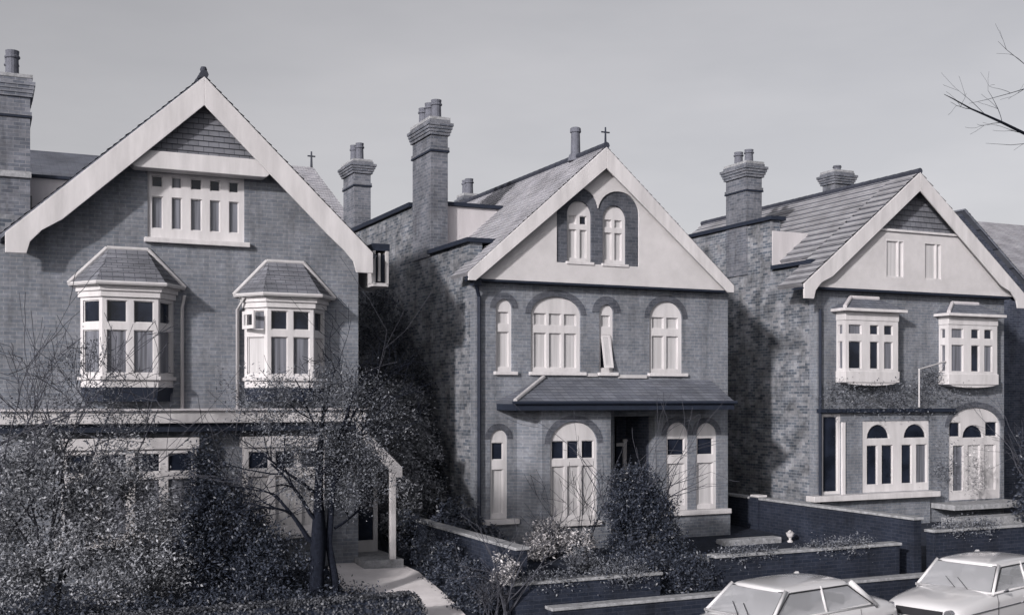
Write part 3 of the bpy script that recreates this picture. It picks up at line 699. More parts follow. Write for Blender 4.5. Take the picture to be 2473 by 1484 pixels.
def oriel(parent, xa_, xb_, zb, zt, cur):
    yf = Y3 - .36; W = xb_ - xa_
    m_ = MB().box(xa_ - .02, xb_ + .02, yf - .02, Y3, zt - .25, zt - .02).box(xa_ - .2, xb_ + .16, yf - .2, Y3, zt - .02, zt + .06)
    o = m_.build('bay_window', M_white, parent, bevel=.012)
    MB().box(xa_ - .03, xb_ + .03, yf - .03, Y3, zb, zb + .3).build('sill_panel', M_white, o, bevel=.012)
    cur_ = [(0, zb), (0, zb), (W, zb)] ; pts = [(W * k / 10, zb - .085 * math.sin(math.pi * k / 10) ** .6) for k in range(11)]
    MB().panel(F(xa_, yf), pts[::1] + [(W, zb + .01), (0, zb + .01)][::1], (), -.35, 0).build('apron', M_white, o)
    zm = zb + (zt - zb) * .62
    def c_(a, b_): return (a * W, b_ * W)
    L = []
    for i, (a, b_) in enumerate(((.06, .30), (.46, .63), (.73, .90))):
        L.append((a * W + .0, b_ * W, zm + .1, zt - .42 + .06, 'm' if i == 0 else 'd')); L.append((a * W, b_ * W, zb + .36, zm - .08, cur[i]))
    window(o, F(xa_, yf), rect(0, W, zb + .3, zt - .25), L, None, .02)
    for fr in (F(xa_ + .002, Y3, -90), F(xb_ - .002, yf + .072, 90)):
        window(o, fr, rect(0, .286, zb + .3, zt - .25), [(.06, .23, zm + .1, zt - .36, 'm'), (.06, .23, zb + .36, zm - .08, 'm')], None, .02)
    rf = MB(); zr = zt + .36; ze = zt + .062
    e = [(xa_ - .16, Y3), (xa_ - .16, yf - .16), (xb_ + .12, yf - .16), (xb_ + .12, Y3)]
    r0, r1 = xa_ + W * .22, xb_ - W * .25
    rf.slope((*e[0], ze), (*e[1], ze), (r0, Y3 - .01, zr), (r0, Y3 - .1, zr), .12, .012, .02)
    rf.slope((*e[1], ze), (*e[2], ze), (r0, Y3 - .1, zr), (r1, Y3 - .1, zr), .12, .012, .02)
    rf.slope((*e[2], ze), (*e[3], ze), (r1, Y3 - .1, zr), (r1, Y3 - .01, zr), .12, .012, .02)
    r = rf.build('roof', M_tileD, o, recalc=False)
    t = MB()
    for a, b_ in (((e[1][0], e[1][1], ze + .03), (r0, Y3 - .1, zr + .02)), ((r0, Y3 - .1, zr + .02), (r1, Y3 - .1, zr + .02))): t.tube([a, b_], .055, 8)
    t.build('lead_flashing', M_lead, r)
    return o
oriel(h3, 20.76, 22.58, 4.26, 6.16, 'ddm')
oriel(h3, 24.42, 26.28, 4.22, 6.14, 'mdm')
# string course gutter above the ground floor
MB().fbox(f3, 20.1, 24.9, 3.46, 3.56, -.01, .16).build('string_course', M_soffit, h3)
a, b_ = sl_[0][0], sl_[1][0]
window(h3, f3, sl_, [(a + .07, b_ - .08, 1.34, 3.36, 'd')], None, .03)
MB().fbox(f3, b_ + .02, b_ + .14, 1.25, 3.2, -.02, .05).build('pilaster', M_white, h3, bevel=.01)
def PX(u): return px(u, Y3 + .05)
LL = []
for a, b_ in ((2091, 2146), (2180, 2235)):
    LL.append((tuple(arch(PX(a), PX(b_), 2.73, 3.13, .38, 10)), 'd'))
for (a, b_), k in zip(((2091, 2117), (2127, 2154), (2175, 2200), (2210, 2236)), 'dddm'): LL.append((PX(a), PX(b_), 1.48, 2.56, k))
window(h3, f3, gw, LL, None, .04, label='four-light ground floor window with two arched fanlights')
MB().fbox(f3, 19.75, 24.15, 1.12, 1.27, -.02, .34).build('window_ledge', M_white, h3, bevel=.015)
MB().fbox(f3, 20.05, 24.0, .3, 1.12, -.01, .1).build('plinth', M_brickA, h3)
dx0, dx1 = gd[0][0], gd[1][0]
Wd = dx1 - dx0
fan = [(dx0 + Wd * .28 + Wd * .4 * k / 8, 2.72 + .34 * math.sin(math.pi * k / 8) ** .5) for k in range(9)] + []
window(h3, f3, gd, [(dx0 + .06, dx0 + Wd * .24, 2.74, 3.16, 'd'), (tuple([(dx0 + Wd * .28, 2.7), (dx0 + Wd * .68, 2.7)] + [(dx0 + Wd * (.48 + .2 * math.cos(math.pi * k / 8)), 2.74 + .34 * math.sin(math.pi * k / 8)) for k in range(9)]), 'd'),
    (dx0 + Wd * .72, dx1 - .08, 2.74, 3.16, 'd'), (dx0 + Wd * .1, dx0 + Wd * .30, 1.2, 2.5, 'm'), (dx0 + Wd * .38, dx0 + Wd * .62, 1.2, 2.5, 'c'), (dx0 + Wd * .70, dx0 + Wd * .92, 1.2, 2.5, 'c')], None, .06, name='french_door', label='arched white french door with fanlight')
arch_ring(h3, f3, dx0, dx1, .95, 3.58, .16, M_brickR, 0, .55, .014)
MB().box(24.1, 27.0, 23.1, 24.0, .78, .92).build('door_step', M_coping, h3)
MB().box(23.6, 27.2, 22.6, 23.1, .3, .62).build('lower_step', M_coping, h3)
# balcony screen between the two oriels
bs = MB().tube([(23.05, 23.35, 4.62), (24.38, 23.72, 4.86)], .024, 6).tube([(23.05, 23.35, 3.6), (23.05, 23.35, 4.62)], .022, 6)
bs.build('timber_handrail', M_white2, h3)
# rear flank
MB().box(x0 - .004, x0 + .3, 25.9, 34, 7.40, 8.82).build('parapet_wall', M_brickF, h3)
MB().box(x0 + .01, 21.6, 25.86, 34, 7.45, 8.52).build('cheek', M_rend, h3)
MB().box(x0 - .1, x0 + .42, 25.8, 34.1, 8.825, 8.93).build('coping', M_soffit, h3)
chimney(h3, x0 - .04, x0 + .5, 27.0, 28.0, 7.4, 10.62, 2, mat=M_brickC, ph=.42, corb=.11)
chimney(h3, 25.2, 25.9, 29.2, 29.8, 8.0, 11.2, 1, mat=M_brickC, ph=.2, corb=.12)
chimney(h3, x0, x0 + .4, 31.0, 31.6, 8.0, 8.95, 2, mat=M_brickC, ph=.5)
MB().tube([(20.16, 23.93, .5), (20.16, 23.93, 6.2)], .045, 8).build('downpipe', M_black, h3)

# ================================================================== houses behind / beyond
h4 = empty('brick_house', (29.5, 27, .4), 'dark tiled house side at the right edge, behind the right gable', 'house')
MB().panel(F0(27), [(27.5, .3), (33, .3), (33, 6.2), (28.5, 9.75), (27.5, 9.2)], (), -.3, 0).build('wall', M_brickD, h4)
MB().box(27.5, 33, 27.3, 34, .3, 6.0).build('side_wall', M_brickD, h4)
r4 = MB(); r4.slope((33.3, 26.8, 6.0), (33.3, 34, 6.0), (28.4, 26.8, 9.86), (28.4, 34, 9.86)); r4.build('roof', M_tileD, h4, recalc=False)
r5 = MB(); r5.slope((28, 29, 8.2), (45, 29, 8.2), (28, 33.5, 10.9), (45, 33.5, 10.9)); r5.build('rear_roof', M_tileL, h4, recalc=False)
MB().box(29, 45, 29.2, 38, .3, 8.2).build('rear_wall', M_brickA, h4)
h5 = empty('brick_house', (10.5, 41, .4), 'small distant gabled roof and chimney between the left and middle houses', 'house')
MB().box(6.0, 12.2, 40.3, 46, .3, 9.6).build('wall', M_brickA, h5)
r6 = MB(); r6.slope((5.6, 39.8, 9.4), (12.9, 39.8, 9.4), (5.6, 43, 12.7), (11.6, 43, 12.7)); r6.slope((12.9, 39.8, 9.4), (12.9, 46, 9.4), (11.6, 43, 12.7), (11.6, 43.2, 12.7)); r6.slope((5.6, 46, 9.4), (12.9, 46, 9.4), (5.6, 43, 12.7), (11.6, 43, 12.7))
r6.build('roof', M_tileL, h5, recalc=False)
MB().tube([(11.55, 43, 12.7), (11.55, 43, 13.3)], [.05, .03], 8).tube([(11.4, 43, 13.12), (11.7, 43, 13.12)], .03, 6).build('finial', M_tileD, h5)
chimney(h5, 10.85, 11.4, 35.2, 36.4, .4, 11.42, 2, mat=M_brickC, ph=.6, corb=.13)

# ------------------------------------------------------------------ garden walls, kerbs, small things
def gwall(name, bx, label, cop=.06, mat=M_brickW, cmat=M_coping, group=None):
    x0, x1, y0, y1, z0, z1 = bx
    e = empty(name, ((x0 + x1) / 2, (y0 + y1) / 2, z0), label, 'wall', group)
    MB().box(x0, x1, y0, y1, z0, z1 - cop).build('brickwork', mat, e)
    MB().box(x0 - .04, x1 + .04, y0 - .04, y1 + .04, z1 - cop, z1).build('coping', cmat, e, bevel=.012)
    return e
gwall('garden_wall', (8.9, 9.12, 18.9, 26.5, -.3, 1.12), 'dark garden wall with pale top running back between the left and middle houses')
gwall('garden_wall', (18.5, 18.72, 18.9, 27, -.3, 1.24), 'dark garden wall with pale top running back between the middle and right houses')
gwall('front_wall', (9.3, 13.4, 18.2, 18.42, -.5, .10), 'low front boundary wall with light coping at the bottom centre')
gwall('front_wall', (15.1, 20.6, 18.2, 18.42, -.5, .12), 'low front boundary wall with light coping just behind the two cars')
gp = empty('gate_pier', (18.6, 24.6, .3), 'white capped pier in the dark gap left of the right house', 'pier')
MB().box(18.46, 18.76, 24.35, 24.7, 1.24, 1.3).build('pier_cap', M_white, gp, bevel=.02)
MB().box(18.45, 18.77, 24.34, 24.71, .3, 1.235).build('pier_shaft', M_brickW, gp)
u_ = empty('garden_urn', (18.1, 22.6, .33), 'small white urn standing alone in the dark side garden by the middle house corner', 'urn')
MB().lathe((18.1, 22.6, .30), [(.07, 0), (.07, .03), (.03, .06), (.035, .10), (.08, .15), (.10, .21), (.105, .23)]).build('bowl', M_white, u_)
MB().lathe((18.1, 22.6, .52), [(.07, 0), (.08, .02), (.05, .05), (.01, .08)], 10).build('planting', M_leafL, u_)
st = MB().box(16.15, 17.85, 22.6, 22.95, .1, .44).build('stone_step', M_coping, None, bevel=.02)
tag(st, 'pale stone step at the right corner of the middle house', 'step')
st = MB().box(14.45, 15.4, 21.3, 21.75, -.1, .30).build('stone_kerb', M_coping, None, bevel=.02)
tag(st, 'short pale stone kerb in the dark middle garden beside the conical bush', 'kerb')

# ------------------------------------------------------------------ foliage
def leaves(name, blobs, n, size, mat, parent=None, seed=1, spread=.16, flat=None, up=.35, clumps=None):
    """many small leaf faces clustered in clumps inside ellipsoids (cx,cy,cz,rx,ry,rz,weight)"""
    rg = np.random.default_rng(seed)
    wts = np.array([b_[6] for b_ in blobs], float); wts /= wts.sum()
    nc = clumps or max(10, n // 45)
    bi = rg.choice(len(blobs), nc, p=wts); B = np.array([b_[:6] for b_ in blobs], float)[bi]
    d = rg.normal(size=(nc, 3)); d /= np.linalg.norm(d, axis=1)[:, None]; rr = rg.uniform(.35, 1, (nc, 1)) ** .6
    cc = B[:, :3] + d * rr * B[:, 3:6]
    csz = rg.uniform(.5, 1.3, nc) * spread
    ci = rg.integers(0, nc, n)
    p = cc[ci] + rg.normal(size=(n, 3)) * csz[ci][:, None]
    if flat is not None: p[:, 1] = np.clip(p[:, 1], flat[0], flat[1])
    p[:, 2] = np.maximum(p[:, 2], .0)
    nn = rg.normal(size=(n, 3)); nn[:, 2] = np.abs(nn[:, 2]) + up; nn[:, 1] -= .25; nn[:, 0] -= .2; nn /= np.linalg.norm(nn, axis=1)[:, None]
    a = np.cross(nn, rg.normal(size=(n, 3))); a /= np.linalg.norm(a, axis=1)[:, None]; b2 = np.cross(nn, a)
    s = (size * rg.uniform(.6, 1.4, n))[:, None]
    V = np.stack([p - a * s, p - b2 * s * .45 + nn * s * .12, p + a * s, p + b2 * s * .45 + nn * s * .12], 1).reshape(-1, 3)
    off = rootloc(parent) if parent else Vector((0, 0, 0)); V -= np.array(off)
    me = bpy.data.meshes.new(name); me.vertices.add(4 * n); me.vertices.foreach_set('co', V.ravel())
    me.loops.add(4 * n); me.loops.foreach_set('vertex_index', np.arange(4 * n)); me.polygons.add(n)
    me.polygons.foreach_set('loop_start', np.arange(0, 4 * n, 4)); me.update(calc_edges=True); me.validate()
    me.materials.append(mat); o = bpy.data.objects.new(name, me); C.objects.link(o)
    if parent: o.parent = parent
    return o
def branches(mb, p, d, L, r, depth, rg, bend=.25, kids=3, minr=.004, droop=0.0):
    pts = [Vector(p)]; rs = [r]; d = Vector(d).normalized(); n = 5
    for i in range(n):
        d = (d + Vector((rg.uniform(-1, 1), rg.uniform(-1, 1), rg.uniform(-1, 1) - droop)) * bend).normalized()
        pts.append(pts[-1] + d * L / n); rs.append(max(minr, r * (1 - .6 * (i + 1) / n)))
    mb.tube(pts, rs, 5 if depth > 1 else 4, cap=False)
    if depth:
        for k in range(kids):
            i = rg.randint(2, n); q = pts[i]
            dd = (d + Vector((rg.uniform(-1, 1), rg.uniform(-1, 1), rg.uniform(-.7, .9))) * .9).normalized()
            branches(mb, q, dd, L * rg.uniform(.5, .8), rs[i] * .75, depth - 1, rg, bend, kids, minr, droop)
def bush(name, label, blobs, n, size, mat, seed, cat='bush', stems=True, group=None, **kw):
    b0 = blobs[0]; e = empty(name, (b0[0], b0[1], gz(b0[1])), label, cat, group)
    leaves('foliage', blobs, n, size, mat, e, seed, **kw)
    if stems:
        rg = random.Random(seed); m_ = MB()
        for k in range(5):
            branches(m_, (b0[0] + rg.uniform(-.2, .2), b0[1] + rg.uniform(-.1, .1), gz(b0[1]) - .05), (rg.uniform(-.5, .5), rg.uniform(-.2, .2), 1), (b0[2] - gz(b0[1])) + b0[5] * .7, .03, 2, rg, .15)
        m_.build('stems', M_twig, e, recalc=False)
    return e
# big speckled shrubs in the left front garden
bush('laurel_bush', 'huge speckled evergreen bush filling the lower left corner', [(.9, 20.6, 1.95, 1.1, .8, 1.35, 3), (2.1, 20.7, 1.85, .9, .7, 1.25, 2.4), (1.2, 19.9, .7, 1.5, .6, .8, 2.5), (.1, 20.2, 2.4, .6, .6, .9, 1), (2.9, 20.5, 1.2, .5, .5, 1.0, 1.2)], 52000, .03, M_leafM, 11, spread=.15, clumps=520)
bush('laurel_bush', 'dark dense bush before the left house, between its two ground floor windows', [(3.95, 20.7, 1.45, .8, .6, 1.2, 3), (4.5, 20.3, .7, .95, .5, .8, 2), (3.6, 20.8, 2.6, .3, .3, .55, .5), (3.4, 20.4, 1.5, .4, .4, .7, .7)], 36000, .03, M_leafD, 12, spread=.12, clumps=300)
bush('ground_shrub', 'low dark shrubs below the left bush along the bottom edge', [(1.2, 19.4, .2, 1.4, .35, .5, 2), (3.2, 19.4, .15, 1.4, .35, .45, 2), (5.0, 19.5, .0, 1.2, .35, .45, 2)], 20000, .032, M_leafD, 13, stems=False, spread=.12, clumps=300)
# tree in the left garden
te = empty('garden_tree', (5.5, 20, .0), 'dark twin-stemmed small tree in front of the left house, right ground floor window', 'tree')
tk = MB()
tk.tube([(5.45, 20.0, -.05), (5.47, 20.0, .6), (5.50, 20, 1.35), (5.50, 20.0, 2.1), (5.55, 20.05, 2.9), (5.62, 20.1, 3.7)], [.165, .14, .125, .09, .05, .02], 9)
tk.tube([(5.86, 20.05, -.05), (5.83, 20.05, .6), (5.70, 20.02, 1.25), (5.78, 20, 2.2), (5.98, 20, 3.2), (6.1, 20, 3.9)], [.08, .07, .06, .05, .035, .012], 7)
for i_, v_ in enumerate(tk.v):
    k_ = .02 * math.sin(v_[2] * 9 + i_ * 1.7) + .012 * math.sin(i_ * 2.9)
    tk.v[i_] = (v_[0] + k_, v_[1] + k_ * .5, v_[2])
tk.build('trunk', M_bark, te, smooth=True)
rg = random.Random(5); bm2 = MB()
for p, d, L, r, dp in (((5.47, 20, 1.2), (-.75, -.1, .55), 1.2, .055, 3), ((5.5, 20, 1.6), (-.5, -.1, .9), 1.4, .045, 3), ((5.5, 20, 2.1), (-.9, 0, .9), 1.3, .035, 3), ((5.5, 20, 2.4), (.7, -.1, .9), 1.4, .035, 3),
                    ((5.8, 20, 2.3), (.7, 0, .8), 1.3, .035, 3), ((5.8, 20, 1.5), (.75, .1, .6), .9, .03, 3), ((5.58, 20.05, 3.0), (-.5, 0, 1), 1.3, .028, 3), ((5.95, 20, 3.1), (.5, 0, 1), 1.2, .028, 3), ((5.6, 20.1, 3.4), (.1, 0, 1), 1.2, .022, 3), ((5.8, 20, 2.8), (.2, -.3, 1), 1.2, .03, 3)):
    branches(bm2, p, d, L, r, dp, rg, .22, 3)
bm2.build('limbs', M_bark, te, recalc=False)
leaves('crown', [(5.1, 20, 3.3, .8, .5, .75, 2.4), (6.15, 20, 3.3, .7, .5, .95, 3), (5.7, 20, 2.5, .8, .4, .7, 2.2), (6.3, 20.1, 2.4, .4, .4, .7, 1.6), (4.4, 20, 3.9, .7, .4, .4, .7), (5.8, 20, 4.1, .5, .4, .4, .8)], 26000, .024, M_leafT, te, 21, spread=.17, clumps=360)
# thin bare shrub before the left bay
ts = empty('bare_shrub', (.9, 20.8, .1), 'thin leafless branches rising across the far left wall and left bay', 'shrub')
bm3 = MB(); rg = random.Random(9)
for p, d, L, r in (((.0, 20.6, 2.9), (1, 0, .75), 1.9, .03), ((.5, 20.8, 2.4), (.5, 0, 1), 1.6, .022), ((1.0, 20.8, 2.4), (.5, 0, 1), 1.7, .022), ((1.6, 20.8, 2.4), (.2, 0, 1), 1.7, .02), ((2.2, 20.8, 2.3), (.3, 0, 1), 1.5, .02), ((.2, 20.7, .2), (.15, 0, 1), 2.9, .04), ((1.2, 20.7, .2), (.15, 0, 1), 2.6, .04)):
    branches(bm3, p, d, L, r, 3, rg, .16, 3, .005)
bm3.build('branches', M_twig, ts, recalc=False)
leaves('leaves', [(1.7, 20.8, 4.2, .75, .3, .7, 2), (.9, 20.8, 3.4, .7, .3, .6, 1.5), (2.3, 20.8, 3.4, .5, .3, .4, 1)], 5000, .022, M_leafT, ts, 22, spread=.1, clumps=150)
# tall shrub in the gap
bush('tall_shrub', 'tall dark shrub with bright leaf tips in the gap right of the left house', [(8.25, 24.6, 3.3, .55, .6, 1.1, 3), (8.45, 24.3, 2.0, .5, .6, 1.3, 3), (9.3, 25.5, 2.0, .7, .8, 1.5, 3), (9.5, 26.5, 3.2, .5, .8, 1.1, 2)], 26000, .038, M_leafM, 14, spread=.12, clumps=420)
bush('low_shrub', 'low dark shrubs behind the dividing wall, left of the middle house', [(9.6, 23.6, .9, .4, .9, .6, 2), (10.1, 23.2, .6, .3, .6, .5, 1)], 6000, .045, M_leafD, 15, stems=False, spread=.12, clumps=120)
bush('side_shrub', 'dark shrubs crowding the path at the foot of the dividing wall', [(8.45, 21.2, .45, .35, 1.3, .55, 2), (8.35, 19.6, .1, .4, .7, .5, 2), (8.4, 23.0, .8, .3, .8, .6, 1)], 16000, .03, M_leafD, 16, stems=False, spread=.1, clumps=180)
# conical bush before the middle porch, stepped tiers
bush('edge_shrub', 'low dark shrubs spreading over the left edge of the pale path, by the twin-stemmed tree', [(6.35, 20.2, .1, .25, .6, .2, 2), (6.1, 21.4, .2, .2, .4, .22, 1)], 3500, .03, M_leafD, 29, stems=False, spread=.1, clumps=120)
bush('conical_bush', 'tall dark conical evergreen before the porch of the middle house', [(12.95, 21.4, 1.95, .6, .45, .42, 2.6), (12.95, 21.3, 1.4, .9, .65, .5, 4.2), (13.1, 21.2, .75, .95, .75, .45, 4), (12.8, 21.0, .3, 1.1, .8, .35, 3)], 38000, .03, M_leafD, 17, spread=.1, clumps=520)
bush('pale_shrub', 'small pale leafy shrub against the bay of the middle house', [(11.5, 22.6, .85, .42, .25, .3, 2), (11.1, 22.4, .6, .4, .3, .25, 1), (12.0, 22.2, .65, .4, .3, .3, 1)], 3600, .035, M_leafL, 18, spread=.09, clumps=110)
bush('flower_shrub', 'light flowering shrub in front of the dark middle garden wall', [(8.6, 18.75, .75, .3, .15, .28, 1)], 700, .03, M_leafL, 19, spread=.06, clumps=40)
bush('low_shrub', 'straggly grey plants at the foot of the conical evergreen, on its left', [(11.6, 21.2, .45, .5, .3, .25, 1), (12.2, 20.6, .3, .6, .3, .2, 1)], 4000, .028, M_leafT, 24, stems=False, spread=.08, clumps=90)
tw = empty('twiggy_shrub', (12.1, 22.3, .3), 'thin leafless twigs crossing the french window of the middle house', 'shrub')
bm4 = MB(); rg = random.Random(19)
for k in range(7): branches(bm4, (12.0 + rg.uniform(-.2, .3), 22.3, .35), (rg.uniform(-.5, .5), rg.uniform(-.1, .1), 1), 1.25, .012, 2, rg, .16, 3, .004)
bm4.build('branches', M_bark, tw, recalc=False)
tw = empty('twiggy_shrub', (8.2, 18.7, -.2), 'thin pale stalks at the gap in the hedge beside the path', 'shrub')
bm4 = MB()
for k in range(9): branches(bm4, (8.3 + rg.uniform(-.2, .3), 18.75, -.2), (rg.uniform(-.3, .3), rg.uniform(-.1, .1), 1), .55, .007, 2, rg, .16, 3, .003)
bm4.build('branches', M_twig, tw, recalc=False)
bush('low_shrub', 'dark shrub between the two inner front walls', [(11.9, 19.2, .35, .7, .4, .5, 2), (12.7, 18.9, .3, .6, .3, .45, 2)], 9000, .03, M_leafD, 25, stems=False, spread=.1, clumps=130)
bush('corner_bush', 'dark bush at the far right edge in front of the right house', [(26.9, 22.6, 1.6, .6, .6, 1.6, 3), (26.2, 22.4, .8, .5, .5, .5, 1), (27.6, 22.8, 2.4, .7, .6, 1.6, 2)], 11000, .05, M_leafD, 26, spread=.14, clumps=240)
iv = leaves('climbing_plant', [(21.2, 23.8, 3.9, 1.2, .1, .3, 2.5), (22.9, 23.8, 3.9, 1.3, .1, .35, 3), (23.9, 23.8, 4.3, .35, .1, .35, 1), (24.3, 23.7, 2.0, .25, .1, .9, 1), (24.9, 23.8, 3.8, .6, .1, .15, .6)], 3600, .032, M_leafT, None, 27, spread=.2, flat=(23.6, 23.985), clumps=90)
tag(iv, 'ivy-like climber spreading under the upper windows of the right house', 'climber')
iv = leaves('climbing_plant', [(px(2355, 23.4), 23.4, 1.8, .3, .1, .7, 1)], 500, .035, M_leafL, None, 28, spread=.13, flat=(23.2, 23.6), clumps=40)
tag(iv, 'pale straggling climber on the white french door of the right house', 'climber')
# dark ivy on the middle house flank, shaped to fill out its shadow
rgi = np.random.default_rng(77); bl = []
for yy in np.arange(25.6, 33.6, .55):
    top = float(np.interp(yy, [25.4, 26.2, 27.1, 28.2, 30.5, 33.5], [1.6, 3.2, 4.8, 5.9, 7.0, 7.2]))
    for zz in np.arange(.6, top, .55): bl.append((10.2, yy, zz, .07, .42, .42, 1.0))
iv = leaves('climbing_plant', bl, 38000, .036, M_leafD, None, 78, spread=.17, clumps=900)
tag(iv, 'dark ivy mass shaped to the shadow on the lower side wall of the middle house', 'climber')
# clipped hedges
def hedge(label, x0, x1, y0, y1, z0, z1, seed, end=.25):
    e = empty('clipped_hedge', ((x0 + x1) / 2, (y0 + y1) / 2, z0), label, 'hedge')
    m_ = MB(); nx = max(8, int((x1 - x0) / .25)); sec = []
    rg = random.Random(seed)
    for i in range(nx + 1):
        t = i / nx; x = x0 + (x1 - x0) * t; d_ = min(t, 1 - t) * (x1 - x0); sh = 1 - .35 * max(0, 1 - d_ / end) ** 2
        zz = z0 + (z1 - z0) * sh - .03 + rg.uniform(-.01, .01)
        sec.append([(x, y0 + .03, z0), (x, y0 + .03, zz - .08), (x, y0 + .1, zz), (x, y1 - .1, zz), (x, y1 - .03, zz - .08), (x, y1 - .03, z0)])
    for s in sec: m_.v += s
    for i in range(nx):
        for k in range(5): a = i * 6 + k; m_.f.append((a, a + 1, a + 7, a + 6))
    m_.f.append((0, 1, 2, 3, 4, 5)); m_.f.append(tuple(nx * 6 + k for k in range(6)))
    m_.build('hedge_body', M_leafH, e)
    # leaf skin
    g = np.random.default_rng(seed); A = (x1 - x0) * ((z1 - z0) + (y1 - y0)); n = int(A * 1500)
    top = g.random(n) < .5; x = g.uniform(x0, x1, n)
    y = np.where(top, g.uniform(y0, y1, n), y0 + g.normal(0, .02, n)); z = np.where(top, z1 + g.normal(0, .015, n), g.uniform(z0, z1, n))
    d_ = np.minimum(x - x0, x1 - x); sh = 1 - .35 * np.clip(1 - d_ / end, 0, 1) ** 2; z = z0 + (z - z0) * sh
    p = np.stack([x, y, z], 1); nn = g.normal(size=(n, 3)) * .6; nn[:, 2] += np.where(top, 1, .1); nn[:, 1] -= np.where(top, 0, .8); nn /= np.linalg.norm(nn, axis=1)[:, None]
    a = np.cross(nn, g.normal(size=(n, 3))); a /= np.linalg.norm(a, axis=1)[:, None]; b2 = np.cross(nn, a); s = (g.uniform(.015, .035, n))[:, None]
    V = np.stack([p - a * s, p - b2 * s * .6, p + a * s, p + b2 * s * .6], 1).reshape(-1, 3) - np.array(e.location)
    me = bpy.data.meshes.new('leaves'); me.vertices.add(4 * n); me.vertices.foreach_set('co', V.ravel()); me.loops.add(4 * n); me.loops.foreach_set('vertex_index', np.arange(4 * n)); me.polygons.add(n)
    me.polygons.foreach_set('loop_start', np.arange(0, 4 * n, 4)); me.update(calc_edges=True); me.materials.append(M_hedgetop)
    o = bpy.data.objects.new('leaves', me); C.objects.link(o); o.parent = e
M_hedgetop = leafmat('hedge_tip_leaf', (.012, .015, .024), (.11, .115, .13), .5, 1.5)
hedge('clipped front hedge of the left house, ending at the path gap', .0, 7.05, 18.6, 19.0, -.4, .45, 31)
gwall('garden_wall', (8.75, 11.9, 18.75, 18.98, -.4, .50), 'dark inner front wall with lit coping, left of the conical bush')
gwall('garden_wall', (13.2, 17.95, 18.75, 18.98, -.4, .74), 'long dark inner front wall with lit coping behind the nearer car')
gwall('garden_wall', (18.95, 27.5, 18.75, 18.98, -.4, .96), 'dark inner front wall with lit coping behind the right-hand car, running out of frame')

for k, (bl, lab) in enumerate((([(9.6, 18.86, .5, .9, .12, .10, 1), (11.2, 18.86, .45, .7, .14, .14, 1)], 'dark creeper spilling over the wall left of the conical bush'), ([(14.0, 18.86, .7, .8, .12, .10, 1), (16.4, 18.86, .72, 1.2, .12, .09, 1)], 'dark creeper spilling over the long wall behind the nearer car'), ([(20.0, 18.86, .95, 1.0, .13, .12, 1), (23, 18.86, .95, 1.5, .13, .12, 1)], 'dark creeper spilling over the wall behind the right-hand car'))):
    tag(leaves('climbing_plant', bl, 5000, .026, M_leafT, None, 61 + k, spread=.09, clumps=120), lab, 'climber')

# bare street tree at the upper right, trunk outside the picture
st = empty('street_tree', (22.0, 17.4, -.5), 'bare branches of a street tree reaching in at the upper right', 'tree')
tb = MB(); tb.tube([(21.9, 17.4, -.55), (21.95, 17.4, 2), (21.9, 17.4, 5), (22.0, 17.4, 7.8), (22.2, 17.5, 9.5)], [.22, .19, .15, .11, .05], 10); tb.build('trunk', M_bark, st)
def W3(u, v, Y): return Vector((px(u, Y), Y, pz(u, v, Y)))
tb = MB(); rg = random.Random(41)
def limb(pts, r0, r1, Y=17.4):
    P = [W3(u, v, Y + dy) for u, v, dy in pts]; n = len(P); tb.tube(P, [r0 + (r1 - r0) * i / (n - 1) for i in range(n)], 6, cap=False); return P
Lb = limb([(2790, 560, 0), (2640, 420, 0), (2560, 362, 0), (2473, 322, 0), (2420, 296, -.1), (2380, 278, -.1), (2345, 263, -.1), (2300, 238, -.2), (2280, 228, -.2)], .05, .005)
for i, d in ((3, (-.6, .1, .1)), (4, (-1, 0, -.25)), (5, (-.8, .1, .5)), (4, (-.1, 0, 1)), (2, (-.5, .1, 1)), (1, (-.6, 0, .8)), (6, (-1, 0, .1)), (2, (-1, .1, .15))):
    branches(tb, Lb[i], d, .75, .008, 1, rg, .16, 3, .0028)
Lb = limb([(2800, 260, 0), (2640, 190, 0), (2540, 200, 0), (2473, 215, 0), (2440, 225, 0), (2385, 240, 0), (2340, 250, 0)], .016, .003)
for i, d in ((2, (-.6, 0, .7)), (3, (-.7, 0, -.5)), (4, (-1, 0, .3)), (1, (-.5, 0, .6))): branches(tb, Lb[i], d, .6, .006, 1, rg, .16, 2, .0025)
Lb = limb([(2790, 400, 0), (2500, 345, 0), (2440, 350, 0), (2380, 346, 0)], .011, .0025)
Lb = limb([(2800, 160, 0), (2540, 110, 0), (2480, 160, 0), (2430, 120, 0), (2410, 100, 0)], .011, .0025)
for i, d in ((2, (-.6, 0, .3)), (3, (-.5, 0, .9))): branches(tb, Lb[i], d, .5, .005, 1, rg, .16, 2, .0025)
tb.build('limbs', M_bark, st, recalc=False)

